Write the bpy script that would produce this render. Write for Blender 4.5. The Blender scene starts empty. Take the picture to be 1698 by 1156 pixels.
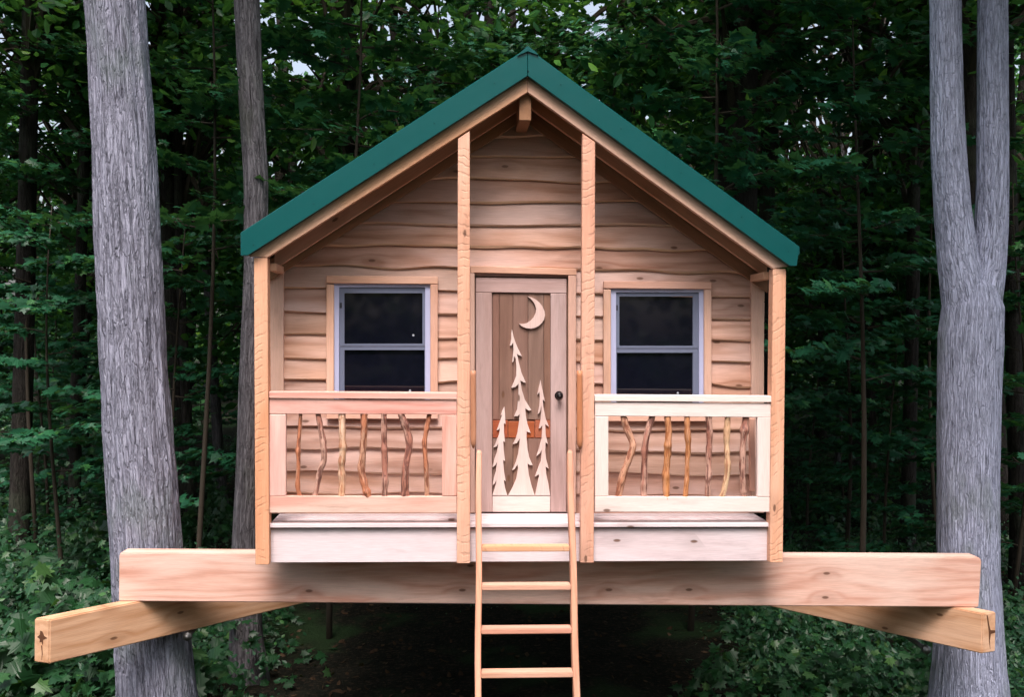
import bpy, bmesh, math, random
import numpy as np
from mathutils import Vector, noise as mnoise

S = bpy.context.scene
COL = S.collection
R = math.radians
random.seed(11)
rng = np.random.default_rng(11)

# ------------------------------------------------------------------ camera
CAMZ = 3.15
YAW, PITCH, ROLL = R(3.6314), R(-0.4863), R(0.6099)
CX, D, FPX = -0.498, 6.5, 1600.0
fw = Vector((math.sin(YAW)*math.cos(PITCH), math.cos(YAW)*math.cos(PITCH), math.sin(PITCH)))
r0 = Vector((math.cos(YAW), -math.sin(YAW), 0)); u0 = r0.cross(fw)
cr, sr = math.cos(ROLL), math.sin(ROLL)
RT = cr*r0 + sr*u0; UP = -sr*r0 + cr*u0
CAMP = Vector((CX, -D, CAMZ))
cd = bpy.data.cameras.new('camera'); cam = bpy.data.objects.new('camera', cd); COL.objects.link(cam)
from mathutils import Matrix
M3 = Matrix((RT, UP, -fw)).transposed()
cam.matrix_world = Matrix.Translation(CAMP) @ M3.to_4x4()
cd.sensor_width = 36; cd.lens = FPX/1698*36; cd.clip_end = 600; cd.clip_start = .05
S.camera = cam

# ------------------------------------------------------------------ light
SUN_EL, SUN_AZ = 61, 188      # azimuth the light comes FROM, measured clockwise from +Y (180 = behind the camera)
w = bpy.data.worlds.new('World'); S.world = w; w.use_nodes = True
nt = w.node_tree; bg = nt.nodes['Background']
sky = nt.nodes.new('ShaderNodeTexSky'); sky.sky_type = 'NISHITA'; sky.sun_disc = False
sky.sun_elevation = R(SUN_EL); sky.sun_rotation = R(SUN_AZ); sky.air_density = 1.0; sky.dust_density = 6.0; sky.ozone_density = 1.0
_hs = nt.nodes.new('ShaderNodeHueSaturation'); _hs.inputs['Saturation'].default_value = .6; nt.links.new(sky.outputs[0], _hs.inputs['Color'])   # thin cloud pales the blue
nt.links.new(_hs.outputs[0], bg.inputs[0]); bg.inputs[1].default_value = 0.15
sl = bpy.data.lights.new('sun', 'SUN'); sl.energy = 2.3; sl.angle = R(25); sl.color = (1, .885, .85)
so = bpy.data.objects.new('sun', sl); COL.objects.link(so)
so.rotation_euler = (R(90-SUN_EL), 0, R(180-SUN_AZ))
so.location = (0, -4, 20)
# rotate so that -Z points along the light's travel
_d = Vector((math.sin(R(SUN_AZ))*math.cos(R(SUN_EL)), math.cos(R(SUN_AZ))*math.cos(R(SUN_EL)), math.sin(R(SUN_EL))))
so.rotation_euler = _d.to_track_quat('Z', 'Y').to_euler()
S.view_settings.view_transform = 'Standard'; S.view_settings.look = 'None'
S.view_settings.exposure = 1.03; S.view_settings.gamma = 1
S.render.engine = 'CYCLES'
S.cycles.max_bounces = 6; S.cycles.diffuse_bounces = 3; S.cycles.glossy_bounces = 2
S.cycles.transmission_bounces = 3; S.cycles.transparent_max_bounces = 4

# ------------------------------------------------------------------ geometry of the place
def ray(px, py): return fw + RT*((px-849)/FPX) - UP*((py-578)/FPX)
def at_y(px, py, y):
    d = ray(px, py); t = (y+D)/d.y; return CAMP + d*t
def at_z(px, py, z):
    d = ray(px, py); t = (z-CAMZ)/d.z; return CAMP + d*t
def U(px, py, y=0.0):
    p = at_y(px, py, y); return (p.x, p.z)
def to_px(P):
    d = Vector(P)-CAMP; z = d.dot(fw); return (849+FPX*d.dot(RT)/z, 578-FPX*d.dot(UP)/z)
# depth of the wall behind the posts: where the wall's right edge lines up with the outer post
WY = 0.45

# ------------------------------------------------------------------ materials
def mat(name):
    m = bpy.data.materials.new(name); m.use_nodes = True
    t = m.node_tree; return m, t, t.nodes['Principled BSDF']
def N(t, kind, **kw):
    n = t.nodes.new(kind)
    for k, v in kw.items(): setattr(n, k, v)
    return n
def L(t, a, b): t.links.new(a, b)
def val(t, op, a, b=None, c=None):
    n = N(t, 'ShaderNodeMath', operation=op)
    for i, x in enumerate((a, b, c)):
        if x is None: continue
        if isinstance(x, (int, float)): n.inputs[i].default_value = x
        else: L(t, x, n.inputs[i])
    return n.outputs[0]
def vmul(t, v, s):
    n = N(t, 'ShaderNodeVectorMath', operation='MULTIPLY'); L(t, v, n.inputs[0]); n.inputs[1].default_value = s; return n.outputs[0]
def nz(t, v, scale=1, detail=3, rough=.5, dist=0):
    n = N(t, 'ShaderNodeTexNoise'); L(t, v, n.inputs['Vector']); n.inputs['Scale'].default_value = scale
    n.inputs['Detail'].default_value = detail; n.inputs['Roughness'].default_value = rough; n.inputs['Distortion'].default_value = dist
    return n.outputs[0]
def rmp(t, x, a, b, c=0.0, d=1.0):
    n = N(t, 'ShaderNodeMapRange', clamp=True, interpolation_type='SMOOTHSTEP'); L(t, x, n.inputs[0])
    for i, v in enumerate((a, b, c, d)): n.inputs[i+1].default_value = v
    return n.outputs[0]
def mixc(t, f, a, b, mode='MIX'):
    n = N(t, 'ShaderNodeMix', data_type='RGBA', blend_type=mode)
    if isinstance(f, (int, float)): n.inputs[0].default_value = f
    else: L(t, f, n.inputs[0])
    for k, x in ((6, a), (7, b)):
        if isinstance(x, tuple): n.inputs[k].default_value = (*x, 1)
        else: L(t, x, n.inputs[k])
    return n.outputs[2]
def lin(r, g, b):
    f = lambda c: (c/255/12.92) if c/255 <= .04045 else ((c/255+.055)/1.055)**2.4
    return (f(r), f(g), f(b))

def wood(name, c1, c2, c3=None, rings=38, ringamt=.5, knots=.45, knotcol=(.12, .06, .035), saw=0.0, rough=.6, vary=.10, blotch=.5, sheen=.3):
    m, t, bs = mat(name)
    a = N(t, 'ShaderNodeAttribute', attribute_name='g'); oi = N(t, 'ShaderNodeObjectInfo')
    rn = oi.outputs['Random']
    cb = N(t, 'ShaderNodeCombineXYZ')
    L(t, val(t, 'MULTIPLY', rn, 37.3), cb.inputs[0]); L(t, val(t, 'MULTIPLY', rn, 91.7), cb.inputs[1]); L(t, val(t, 'MULTIPLY', rn, 17.1), cb.inputs[2])
    ad = N(t, 'ShaderNodeVectorMath', operation='ADD'); L(t, a.outputs['Vector'], ad.inputs[0]); L(t, cb.outputs[0], ad.inputs[1])
    v = ad.outputs[0]
    sep = N(t, 'ShaderNodeSeparateXYZ'); L(t, v, sep.inputs[0])
    # knots
    vk = N(t, 'ShaderNodeTexVoronoi', voronoi_dimensions='2D'); L(t, vmul(t, v, (1.9, 4.6, 0)), vk.inputs['Vector']); vk.inputs['Scale'].default_value = 1.0
    kd = vk.outputs['Distance']
    ks = N(t, 'ShaderNodeSeparateColor'); L(t, vk.outputs['Color'], ks.inputs[0])
    on = rmp(t, ks.outputs[0], 1-knots, 1-knots+.02)
    kn = val(t, 'MULTIPLY', rmp(t, kd, .03, .062, 1, 0), on)
    halo = val(t, 'MULTIPLY', rmp(t, kd, .05, .34, 1, 0), on)
    # growth rings, bent by slow noise and round the knots
    n1 = nz(t, vmul(t, v, (.75, 4.5, 4.5)), 1, 2, .5)
    q = val(t, 'ADD', val(t, 'MULTIPLY', n1, .30), sep.outputs[1])
    q = val(t, 'ADD', q, val(t, 'MULTIPLY', halo, .06))
    ring = val(t, 'MULTIPLY_ADD', val(t, 'SINE', val(t, 'MULTIPLY', q, rings*2.2)), .5, .5)
    ring = val(t, 'POWER', ring, 2.2)
    n2 = nz(t, vmul(t, v, (1.6, 22, 22)), 1, 4, .6)
    n3 = nz(t, vmul(t, v, (9, 260, 260)), 1, 2, .6)
    big = nz(t, vmul(t, v, (.9, 3.5, 3.5)), 1, 2, .5, .4)
    f = val(t, 'ADD', val(t, 'MULTIPLY', ring, ringamt*.6), val(t, 'MULTIPLY', rmp(t, n2, .3, .7), .5))
    col = mixc(t, f, c1, c2)
    if c3: col = mixc(t, val(t, 'MULTIPLY', rmp(t, big, .42, .62), blotch), col, c3)
    col = mixc(t, val(t, 'MULTIPLY', halo, .35), col, tuple(x*.62 for x in c2))
    col = mixc(t, val(t, 'MULTIPLY', kn, .85), col, knotcol)
    # weather stains and dirt flecks
    st = rmp(t, nz(t, vmul(t, v, (2.2, 9, 9)), 1, 5, .65, .3), .56, .78)
    col = mixc(t, val(t, 'MULTIPLY', st, .32), col, tuple(x*.5 for x in c2))
    hs = N(t, 'ShaderNodeHueSaturation'); L(t, col, hs.inputs['Color'])
    fib = val(t, 'MULTIPLY_ADD', n3, .5, .75)
    rv = val(t, 'MULTIPLY_ADD', val(t, 'FRACT', val(t, 'MULTIPLY', rn, 7.77)), 2*vary, 1-vary)
    vv = val(t, 'MULTIPLY', fib, rv)
    if saw:
        wv = val(t, 'ADD', val(t, 'MULTIPLY', sep.outputs[0], 1.0), val(t, 'ADD', val(t, 'MULTIPLY', val(t, 'SINE', val(t, 'MULTIPLY', sep.outputs[1], 30)), .012), val(t, 'MULTIPLY', sep.outputs[1], -.35)))
        wv = val(t, 'ADD', wv, val(t, 'MULTIPLY', nz(t, vmul(t, v, (5, 7, 7)), 1, 3), .16))
        sn = val(t, 'SINE', val(t, 'MULTIPLY', wv, 2*math.pi/.058))
        sawm = val(t, 'MULTIPLY', rmp(t, sn, .45, 1.0), rmp(t, nz(t, vmul(t, v, (5, 16, 16)), 1, 3), .42, .60))
        vv = val(t, 'MULTIPLY', vv, val(t, 'MULTIPLY_ADD', sawm, -saw, 1.0))
    L(t, vv, hs.inputs['Value'])
    L(t, val(t, 'MULTIPLY_ADD', val(t, 'FRACT', val(t, 'MULTIPLY', rn, 13.3)), .010, .492), hs.inputs['Hue'])
    L(t, val(t, 'MULTIPLY_ADD', val(t, 'FRACT', val(t, 'MULTIPLY', rn, 5.1)), .22, .93), hs.inputs['Saturation'])
    L(t, hs.outputs[0], bs.inputs['Base Color'])
    bs.inputs['Roughness'].default_value = rough
    bs.inputs['Specular IOR Level'].default_value = sheen
    bp = N(t, 'ShaderNodeBump'); bp.inputs['Strength'].default_value = .35; bp.inputs['Distance'].default_value = .004
    h = val(t, 'ADD', val(t, 'MULTIPLY', n3, .6), val(t, 'MULTIPLY', n2, .6))
    h = val(t, 'SUBTRACT', h, val(t, 'MULTIPLY', kn, .8))
    if saw: h = val(t, 'ADD', h, val(t, 'MULTIPLY', sawm, -1.4))
    L(t, h, bp.inputs['Height']); L(t, bp.outputs[0], bs.inputs['Normal'])
    return m

POST = wood('post_wood', (.68, .385, .245), (.56, .285, .165), (.70, .46, .33), rings=34, ringamt=.5, knots=.22, saw=.13, rough=.7)
POSTP = wood('pink_post_wood', (.67, .36, .24), (.56, .26, .165), (.70, .43, .32), rings=34, ringamt=.5, knots=.2, saw=.14, rough=.7)
SIDING = wood('siding_wood', (.58, .37, .285), (.36, .195, .13), (.60, .42, .36), rings=30, ringamt=.85, knots=.36, rough=.72, vary=.18, blotch=.8)
LIVE = wood('live_edge_wood', (.66, .46, .33), (.46, .27, .17), rings=10, ringamt=.2, knots=0, rough=.8)
PALE = wood('pale_pine', (.66, .53, .50), (.60, .46, .43), (.68, .57, .56), rings=30, ringamt=.35, knots=.30, rough=.65)
RIM = wood('rim_pine', (.64, .545, .56), (.54, .44, .45), (.66, .58, .60), rings=30, ringamt=.5, knots=.32, rough=.65, blotch=.8)
CREAM = wood('cream_pine', (.74, .615, .57), (.69, .55, .50), (.76, .65, .62), rings=30, ringamt=.3, knots=.28, rough=.6, vary=.04)
PINK = wood('pink_fir', (.68, .40, .33), (.54, .26, .20), (.70, .50, .43), rings=52, ringamt=.9, knots=.15, rough=.62, vary=.06)
PINKPALE = wood('pink_and_pale_fir', (.68, .50, .43), (.60, .38, .31), (.62, .34, .28), rings=50, ringamt=.5, knots=.2, rough=.62, vary=.04, blotch=.9)
BEAM = wood('beam_fir', (.66, .435, .345), (.50, .27, .19), (.68, .50, .42), rings=40, ringamt=.9, knots=.30, rough=.65, vary=.04, blotch=.8)
BEAMT = wood('tan_beam_fir', (.60, .39, .265), (.44, .25, .15), (.64, .45, .34), rings=36, ringamt=.9, knots=.3, rough=.65, vary=.04)
BARGE = wood('barge_cedar', (.60, .36, .23), (.52, .28, .17), (.64, .43, .33), rings=26, ringamt=.5, knots=.45, rough=.65, vary=.05)
BARGEP = wood('pale_barge_cedar', (.66, .42, .31), (.60, .36, .26), (.68, .48, .40), rings=26, ringamt=.4, knots=.3, rough=.65, vary=.05)
CASING = wood('casing_wood', (.60, .38, .29), (.54, .32, .23), (.63, .43, .36), rings=34, ringamt=.4, knots=.12, rough=.65, vary=.07)
SOFFIT = wood('soffit_wood', (.30, .175, .105), (.22, .12, .07), rings=26, ringamt=.5, knots=.4, rough=.75)  # wood tone darkened to imitate deeper shade under the eaves
DOORW = wood('door_stile_wood', (.40, .275, .25), (.29, .19, .17), (.46, .34, .32), rings=40, ringamt=.6, knots=.3, rough=.6, vary=.09, blotch=.7)
PANEL = wood('door_panel_wood', (.21, .125, .095), (.14, .08, .06), (.26, .165, .13), rings=34, ringamt=.6, knots=.25, rough=.6, vary=.16, blotch=.6)
ORANGE = wood('orange_cedar', (.33, .115, .06), (.24, .075, .04), rings=34, ringamt=.5, knots=.1, rough=.6, vary=.08)
CUT = wood('cutout_wood', (.64, .51, .47), (.55, .42, .38), (.68, .57, .54), rings=40, ringamt=.4, knots=.05, rough=.6, vary=.04)
LADW = wood('ladder_wood', (.54, .27, .17), (.38, .155, .085), (.60, .36, .27), rings=60, ringamt=.6, knots=.15, rough=.5, vary=.05)
HANDLE = wood('handle_wood', (.48, .22, .11), (.38, .16, .07), rings=50, ringamt=.5, knots=.1, rough=.4, vary=.05)
def stick(name, c1, c2, c3):
    m, t, bs = mat(name)
    a = N(t, 'ShaderNodeAttribute', attribute_name='g'); v = a.outputs['Vector']; oi = N(t, 'ShaderNodeObjectInfo')
    ad = N(t, 'ShaderNodeVectorMath', operation='ADD'); L(t, v, ad.inputs[0]); cb = N(t, 'ShaderNodeCombineXYZ'); L(t, val(t, 'MULTIPLY', oi.outputs['Random'], 41.0), cb.inputs[0]); L(t, cb.outputs[0], ad.inputs[1]); v = ad.outputs[0]
    n1 = nz(t, vmul(t, v, (9, 45, 45)), 1, 4, .65, .6); n2 = nz(t, vmul(t, v, (24, 120, 120)), 1, 3, .6); n3 = nz(t, vmul(t, v, (4, 22, 22)), 1, 2)
    col = mixc(t, rmp(t, n3, .42, .58), c1, c3)
    col = mixc(t, val(t, 'MULTIPLY', rmp(t, n1, .50, .56), .85), col, c2)
    col = mixc(t, val(t, 'MULTIPLY', rmp(t, n2, .58, .68), .6), col, tuple(x*.5 for x in c2))
    L(t, col, bs.inputs['Base Color']); bs.inputs['Roughness'].default_value = .4; bs.inputs['Specular IOR Level'].default_value = .4
    b = N(t, 'ShaderNodeBump'); b.inputs['Strength'].default_value = .5; b.inputs['Distance'].default_value = .004; L(t, val(t, 'SUBTRACT', n2, n1), b.inputs['Height']); L(t, b.outputs[0], bs.inputs['Normal'])
    return m
STICK = [stick('stick_wood_'+n, a, b, c) for n, a, b, c in (
    ('rust', (.42, .16, .085), (.17, .055, .03), (.50, .27, .18)),
    ('tan', (.58, .33, .20), (.36, .15, .08), (.62, .42, .30)),
    ('purple', (.33, .14, .10), (.12, .045, .035), (.46, .27, .21)),
    ('amber', (.48, .20, .075), (.30, .10, .035), (.50, .24, .13)),
    ('straw', (.62, .42, .26), (.30, .13, .07), (.58, .35, .21)))]

def simple(name, col, rough=.5, metal=0, spec=.5, bump=0, vary=0):
    m, t, bs = mat(name)
    tc = N(t, 'ShaderNodeTexCoord')
    n = nz(t, tc.outputs['Object'], 14, 4, .6)
    c = mixc(t, n, tuple(x*(1-vary) for x in col), tuple(min(1, x*(1+vary)) for x in col))
    L(t, c, bs.inputs['Base Color']); bs.inputs['Roughness'].default_value = rough
    bs.inputs['Metallic'].default_value = metal; bs.inputs['Specular IOR Level'].default_value = spec
    if bump:
        b = N(t, 'ShaderNodeBump'); b.inputs['Strength'].default_value = bump; b.inputs['Distance'].default_value = .01
        L(t, nz(t, tc.outputs['Object'], 3, 2, .5), b.inputs['Height']); L(t, b.outputs[0], bs.inputs['Normal'])
    return m
GREEN = simple('green_metal', (.002, .070, .070), .24, 0, .5, .4, .06)
VINYL = simple('vinyl_white', (.40, .42, .60), .4, 0, .4, 0, .03)
VINYLG = simple('vinyl_grey_sash', (.13, .15, .22), .45, 0, .4, 0, .04)
GLASS = simple('dark_glass', (.0035, .004, .009), .05, 0, .5, 0, .25)
STICKER = simple('sticker', (.35, .38, .42), .5, 0, .3, 0, .05)
BLACK = simple('black_metal', (.012, .010, .012), .3, .6, .5, 0, .1)
STEEL = simple('bolt_steel', (.22, .22, .22), .5, 1, .5, 0, .1)
CRACK = simple('dark_check', (.10, .045, .025), .9, 0, .1, 0, .3)
LATCH = simple('latch_dark', (.02, .02, .03), .5, 0, .4, 0, .1)

def bark(name, c1, c2, c3, fs=1.0, moss=(.10, .12, .08), mossamt=.25, cr=.45, pl=(3.0, 19, 19)):
    m, t, bs = mat(name)
    a = N(t, 'ShaderNodeAttribute', attribute_name='g'); v = a.outputs['Vector']
    n1 = nz(t, vmul(t, v, (3.6*fs, 24*fs, 24*fs)), 1, 6, .68, 1.1)
    n2 = nz(t, vmul(t, v, (14*fs, 46*fs, 46*fs)), 1, 4, .72, .8)
    n3 = nz(t, v, 1.6, 3, .6)
    n4 = nz(t, vmul(t, v, (22, 15, 15)), 1, 4, .65)
    wp = N(t, 'ShaderNodeVectorMath', operation='ADD'); L(t, vmul(t, v, tuple(q_*fs for q_ in pl)), wp.inputs[0])
    dn_ = N(t, 'ShaderNodeTexNoise'); L(t, vmul(t, v, (7, 20, 20)), dn_.inputs['Vector']); dn_.inputs['Scale'].default_value = 1; dn_.inputs['Detail'].default_value = 3
    L(t, vmul(t, dn_.outputs['Color'], (2.4, 1.4, 1.4)), wp.inputs[1])
    vo = N(t, 'ShaderNodeTexVoronoi', feature='DISTANCE_TO_EDGE'); L(t, wp.outputs[0], vo.inputs['Vector']); vo.inputs['Scale'].default_value = 1
    crk = rmp(t, vo.outputs['Distance'], .01, .16, 1, 0)
    col = mixc(t, rmp(t, n1, .36, .62), c2, c1)
    col = mixc(t, val(t, 'MULTIPLY', crk, cr), col, tuple(x*.42 for x in c2))
    col = mixc(t, val(t, 'MULTIPLY', rmp(t, n2, .5, .75), .6), col, c3)
    col = mixc(t, val(t, 'MULTIPLY', rmp(t, n1, .44, .34), .8), col, tuple(x*.35 for x in c2))
    col = mixc(t, val(t, 'MULTIPLY', rmp(t, n4, .60, .68), .5), col, tuple(x*.4 for x in c2))
    col = mixc(t, val(t, 'MULTIPLY', rmp(t, n3, .5, .7), mossamt), col, moss)
    L(t, col, bs.inputs['Base Color']); bs.inputs['Roughness'].default_value = .85; bs.inputs['Specular IOR Level'].default_value = .15
    b = N(t, 'ShaderNodeBump'); b.inputs['Strength'].default_value = .9; b.inputs['Distance'].default_value = .018
    h = val(t, 'SUBTRACT', val(t, 'ADD', n1, val(t, 'MULTIPLY', n2, .45)), val(t, 'MULTIPLY', crk, .5)); L(t, h, b.inputs['Height']); L(t, b.outputs[0], bs.inputs['Normal'])
    return m
BARKL = bark('furrowed_grey_bark', (.34, .345, .44), (.16, .16, .21), (.50, .51, .63), 1.0, (.16, .20, .20), .45)
BARKR = bark('smooth_grey_bark', (.47, .50, .67), (.30, .32, .43), (.56, .59, .76), 1.3, (.15, .19, .16), .45, .38, (3.4, 26, 26))
BARKB = bark('brown_grey_bark', (.17, .16, .175), (.08, .072, .08), (.23, .215, .235), .8)
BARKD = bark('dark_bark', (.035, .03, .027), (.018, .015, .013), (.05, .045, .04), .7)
TWIG = simple('twig_bark', (.05, .04, .03), .8, 0, .2, 0, .2)

def leafmat(name, ca, cb, cc, trans=.28, rough=.42, spec=.35):
    m, t, bs = mat(name)
    a = N(t, 'ShaderNodeAttribute', attribute_name='rnd'); oi = N(t, 'ShaderNodeObjectInfo')
    x = a.outputs['Fac']
    col = mixc(t, x, ca, cb); col = mixc(t, rmp(t, x, .86, 1.0), col, cc)
    tc = N(t, 'ShaderNodeTexCoord'); col = mixc(t, rmp(t, nz(t, tc.outputs['Object'], 45, 3, .6), .45, .8, 0, .4), col, tuple(q*.6 for q in ca))
    hs = N(t, 'ShaderNodeHueSaturation'); L(t, col, hs.inputs['Color']); L(t, val(t, 'MULTIPLY_ADD', oi.outputs['Random'], .3, .85), hs.inputs['Value'])
    L(t, val(t, 'MULTIPLY_ADD', oi.outputs['Random'], .03, .485), hs.inputs['Hue'])
    L(t, hs.outputs[0], bs.inputs['Base Color']); bs.inputs['Roughness'].default_value = rough; bs.inputs['Specular IOR Level'].default_value = spec
    tr = N(t, 'ShaderNodeBsdfTranslucent'); tl = mixc(t, .5, hs.outputs[0], (.10, .22, .02)); L(t, tl, tr.inputs[0])
    ms = N(t, 'ShaderNodeMixShader'); ms.inputs[0].default_value = trans
    L(t, bs.outputs[0], ms.inputs[1]); L(t, tr.outputs[0], ms.inputs[2])
    L(t, ms.outputs[0], t.nodes['Material Output'].inputs[0])
    return m
LEAF = leafmat('maple_leaf', (.014, .078, .026), (.045, .190, .052), (.15, .33, .04), .50)  # albedo raised and yellowed to stand in for sky light on distant leaves
LEAFN = leafmat('near_maple_leaf', (.015, .090, .044), (.028, .145, .066), (.06, .21, .05))
LEAFU = leafmat('undergrowth_leaf', (.010, .050, .020), (.022, .088, .034), (.05, .14, .035))

# ------------------------------------------------------------------ helpers
def tag(o, label=None, cat=None, group=None, kind=None):
    if label: o['label'] = label
    if cat: o['category'] = cat
    if group: o['group'] = group
    if kind: o['kind'] = kind
    return o
def empty(name, loc=(0, 0, 0)):
    o = bpy.data.objects.new(name, None); COL.objects.link(o); o.location = loc; o.empty_display_size = .2; return o
def link(name, me, parent=None, loc=None):
    o = bpy.data.objects.new(name, me); COL.objects.link(o)
    if loc is not None: o.location = loc
    if parent is not None: o.parent = parent
    return o
def frame_of(gd):
    a = Vector(gd).normalized()
    ref = Vector((0, 1, 0)) if abs(a.y) < .9 else Vector((1, 0, 0))
    b = ref.cross(a).normalized(); c = a.cross(b); return a, b, c
def finish(name, bm, mats, parent, gd, smooth=False, off=None):
    """world-space bmesh -> object with its origin at its own base, grain attribute g = (along, across, depth)"""
    bmesh.ops.recalc_face_normals(bm, faces=bm.faces)
    a, b, c = frame_of(gd)
    cs = [v.co.copy() for v in bm.verts]
    lo = Vector([min(q[i] for q in cs) for i in range(3)]); hi = Vector([max(q[i] for q in cs) for i in range(3)])
    org = Vector(((lo.x+hi.x)/2, (lo.y+hi.y)/2, lo.z))
    pw = Vector((0, 0, 0)); pp = parent
    while pp is not None: pw += pp.location; pp = pp.parent
    for v in bm.verts: v.co -= org
    me = bpy.data.meshes.new(name); bm.to_mesh(me); bm.free()
    g = np.array([[q.dot(a), q.dot(b), q.dot(c)] for q in ((q-org) for q in cs)], dtype=np.float32) if len(cs) == len(me.vertices) else None
    if g is not None:
        at = me.attributes.new('g', 'FLOAT_VECTOR', 'POINT'); at.data.foreach_set('vector', g.ravel())
    for m in (mats if isinstance(mats, (list, tuple)) else [mats]): me.materials.append(m)
    if smooth: me.polygons.foreach_set('use_smooth', [True]*len(me.polygons))
    return link(name, me, parent, org-pw)
def prism_bm(bm, pts, y0, y1):
    f = [bm.verts.new((x, y0, z)) for x, z in pts]; b = [bm.verts.new((x, y1, z)) for x, z in pts]
    n = len(pts); fs = [bm.faces.new(f), bm.faces.new(b[::-1])]
    for i in range(n): fs.append(bm.faces.new((f[i], b[i], b[(i+1) % n], f[(i+1) % n])))
    return fs
def prism(name, pts, y0, y1, m, parent, gd=None, bev=.003):
    if gd is None:
        best = max(range(len(pts)), key=lambda i: (Vector(pts[i])-Vector(pts[(i+1) % len(pts)])).length)
        d = Vector(pts[best])-Vector(pts[(best+1) % len(pts)]); gd = (d[0], 0, d[1])
    bm = bmesh.new(); prism_bm(bm, pts, y0, y1)
    if bev: bmesh.ops.bevel(bm, geom=bm.edges[:], offset=bev, segments=1, affect='EDGES')
    return finish(name, bm, m, parent, gd)
def quad(name, px, y0, th, m, parent, gd=None, bev=.003):
    """px: corners in photo pixels, unprojected to the plane y0"""
    return prism(name, [U(x, y, y0) for x, y in px], y0, y0+th, m, parent, gd, bev)
def rect(name, x0, y0, x1, y1, yy, th, m, parent, gd=None, bev=.003):
    return quad(name, [(x0, y0), (x1, y0), (x1, y1), (x0, y1)], yy, th, m, parent, gd, bev)
def hexa(name, top4, bot4, m, parent, gd, bev=.006):
    bm = bmesh.new(); t = [bm.verts.new(p) for p in top4]; b = [bm.verts.new(p) for p in bot4]
    bm.faces.new(t); bm.faces.new(b[::-1])
    for i in range(4): bm.faces.new((t[i], b[i], b[(i+1) % 4], t[(i+1) % 4]))
    if bev: bmesh.ops.bevel(bm, geom=bm.edges[:], offset=bev, segments=2, affect='EDGES')
    return finish(name, bm, m, parent, gd)
def box(name, lo, hi, m, parent, gd=(1, 0, 0), bev=.003):
    return hexa(name, [(lo[0], lo[1], hi[2]), (hi[0], lo[1], hi[2]), (hi[0], hi[1], hi[2]), (lo[0], hi[1], hi[2])],
                [(lo[0], lo[1], lo[2]), (hi[0], lo[1], lo[2]), (hi[0], hi[1], lo[2]), (lo[0], hi[1], lo[2])], m, parent, gd, bev)

def fast_mesh(name, V, polys, sizes, attrs, mats, smooth=True, g=None, mi=None):
    """V (n,3); polys flat vertex index array; sizes loops per polygon"""
    me = bpy.data.meshes.new(name)
    me.vertices.add(len(V)); me.vertices.foreach_set('co', np.ascontiguousarray(V, dtype=np.float32).ravel())
    me.loops.add(len(polys)); me.loops.foreach_set('vertex_index', np.asarray(polys, dtype=np.int32))
    st = np.concatenate(([0], np.cumsum(sizes)[:-1])).astype(np.int32)
    me.polygons.add(len(sizes)); me.polygons.foreach_set('loop_start', st)
    me.polygons.foreach_set('use_smooth', [smooth]*len(sizes))
    if mi is not None: me.polygons.foreach_set('material_index', np.asarray(mi, dtype=np.int32))
    me.update(calc_edges=True)
    for k, arr in attrs.items():
        a = me.attributes.new(k, 'FLOAT', 'POINT'); a.data.foreach_set('value', np.asarray(arr, dtype=np.float32))
    if g is not None:
        a = me.attributes.new('g', 'FLOAT_VECTOR', 'POINT'); a.data.foreach_set('vector', np.asarray(g, dtype=np.float32).ravel())
    for m in mats: me.materials.append(m)
    return me

def tube_arrays(path, rad, nseg=12, rough=0.0, seed=0, furrow=0.0):
    """skinned tube along path -> V, quads, g"""
    P = np.array(path, float); rad = np.array(rad, float); n = len(P)
    T = np.gradient(P, axis=0); T /= np.linalg.norm(T, axis=1)[:, None]
    ref = np.array([0., 1., 0.]) if abs(T[0][1]) < .8 else np.array([1., 0., 0.])
    A = np.cross(T, ref); A /= np.linalg.norm(A, axis=1)[:, None]; B = np.cross(T, A)
    s = np.concatenate(([0], np.cumsum(np.linalg.norm(np.diff(P, axis=0), axis=1))))
    th = np.linspace(0, 2*np.pi, nseg, endpoint=False)
    V = np.zeros((n, nseg, 3)); G = np.zeros((n, nseg, 3))
    for i in range(n):
        for j in range(nseg):
            rr = rad[i]
            c, q = math.cos(th[j]), math.sin(th[j])
            if furrow:
                a = mnoise.noise(Vector((c*3.2+seed, q*3.2, s[i]*.55)))
                b = mnoise.noise(Vector((c*9+seed, q*9, s[i]*1.7)))
                d = mnoise.noise(Vector((c*22+seed, q*22, s[i]*6)))
                rr *= 1 + furrow*(1.0*a + .5*(abs(b)-.25)*2 + .35*d)
            elif rough:
                rr *= 1 + rough*mnoise.noise(Vector((c*1.3+seed, q*1.3, s[i]*14)))*1.6
            V[i, j] = P[i] + rr*(c*A[i]+q*B[i])
            G[i, j] = (s[i], rad.max()*c, rad.max()*q)
    F = []
    for i in range(n-1):
        for j in range(nseg):
            k = (j+1) % nseg; F.append((i*nseg+j, i*nseg+k, (i+1)*nseg+k, (i+1)*nseg+j))
    return V.reshape(-1, 3), F, G.reshape(-1, 3), nseg, n
def tubes_mesh(name, tubes, m, caps=True):
    VV, loops, sizes, GG = [], [], [], []; off = 0
    for t in tubes:
        V, F, G, ns, n = t
        VV.append(V); GG.append(G)
        for f in F: loops.extend([x+off for x in f]); sizes.append(4)
        if caps:
            loops.extend([off+j for j in range(ns)][::-1]); sizes.append(ns)
            loops.extend([off+(n-1)*ns+j for j in range(ns)]); sizes.append(ns)
        off += len(V)
    return fast_mesh(name, np.concatenate(VV), loops, sizes, {}, [m], True, np.concatenate(GG))

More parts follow.
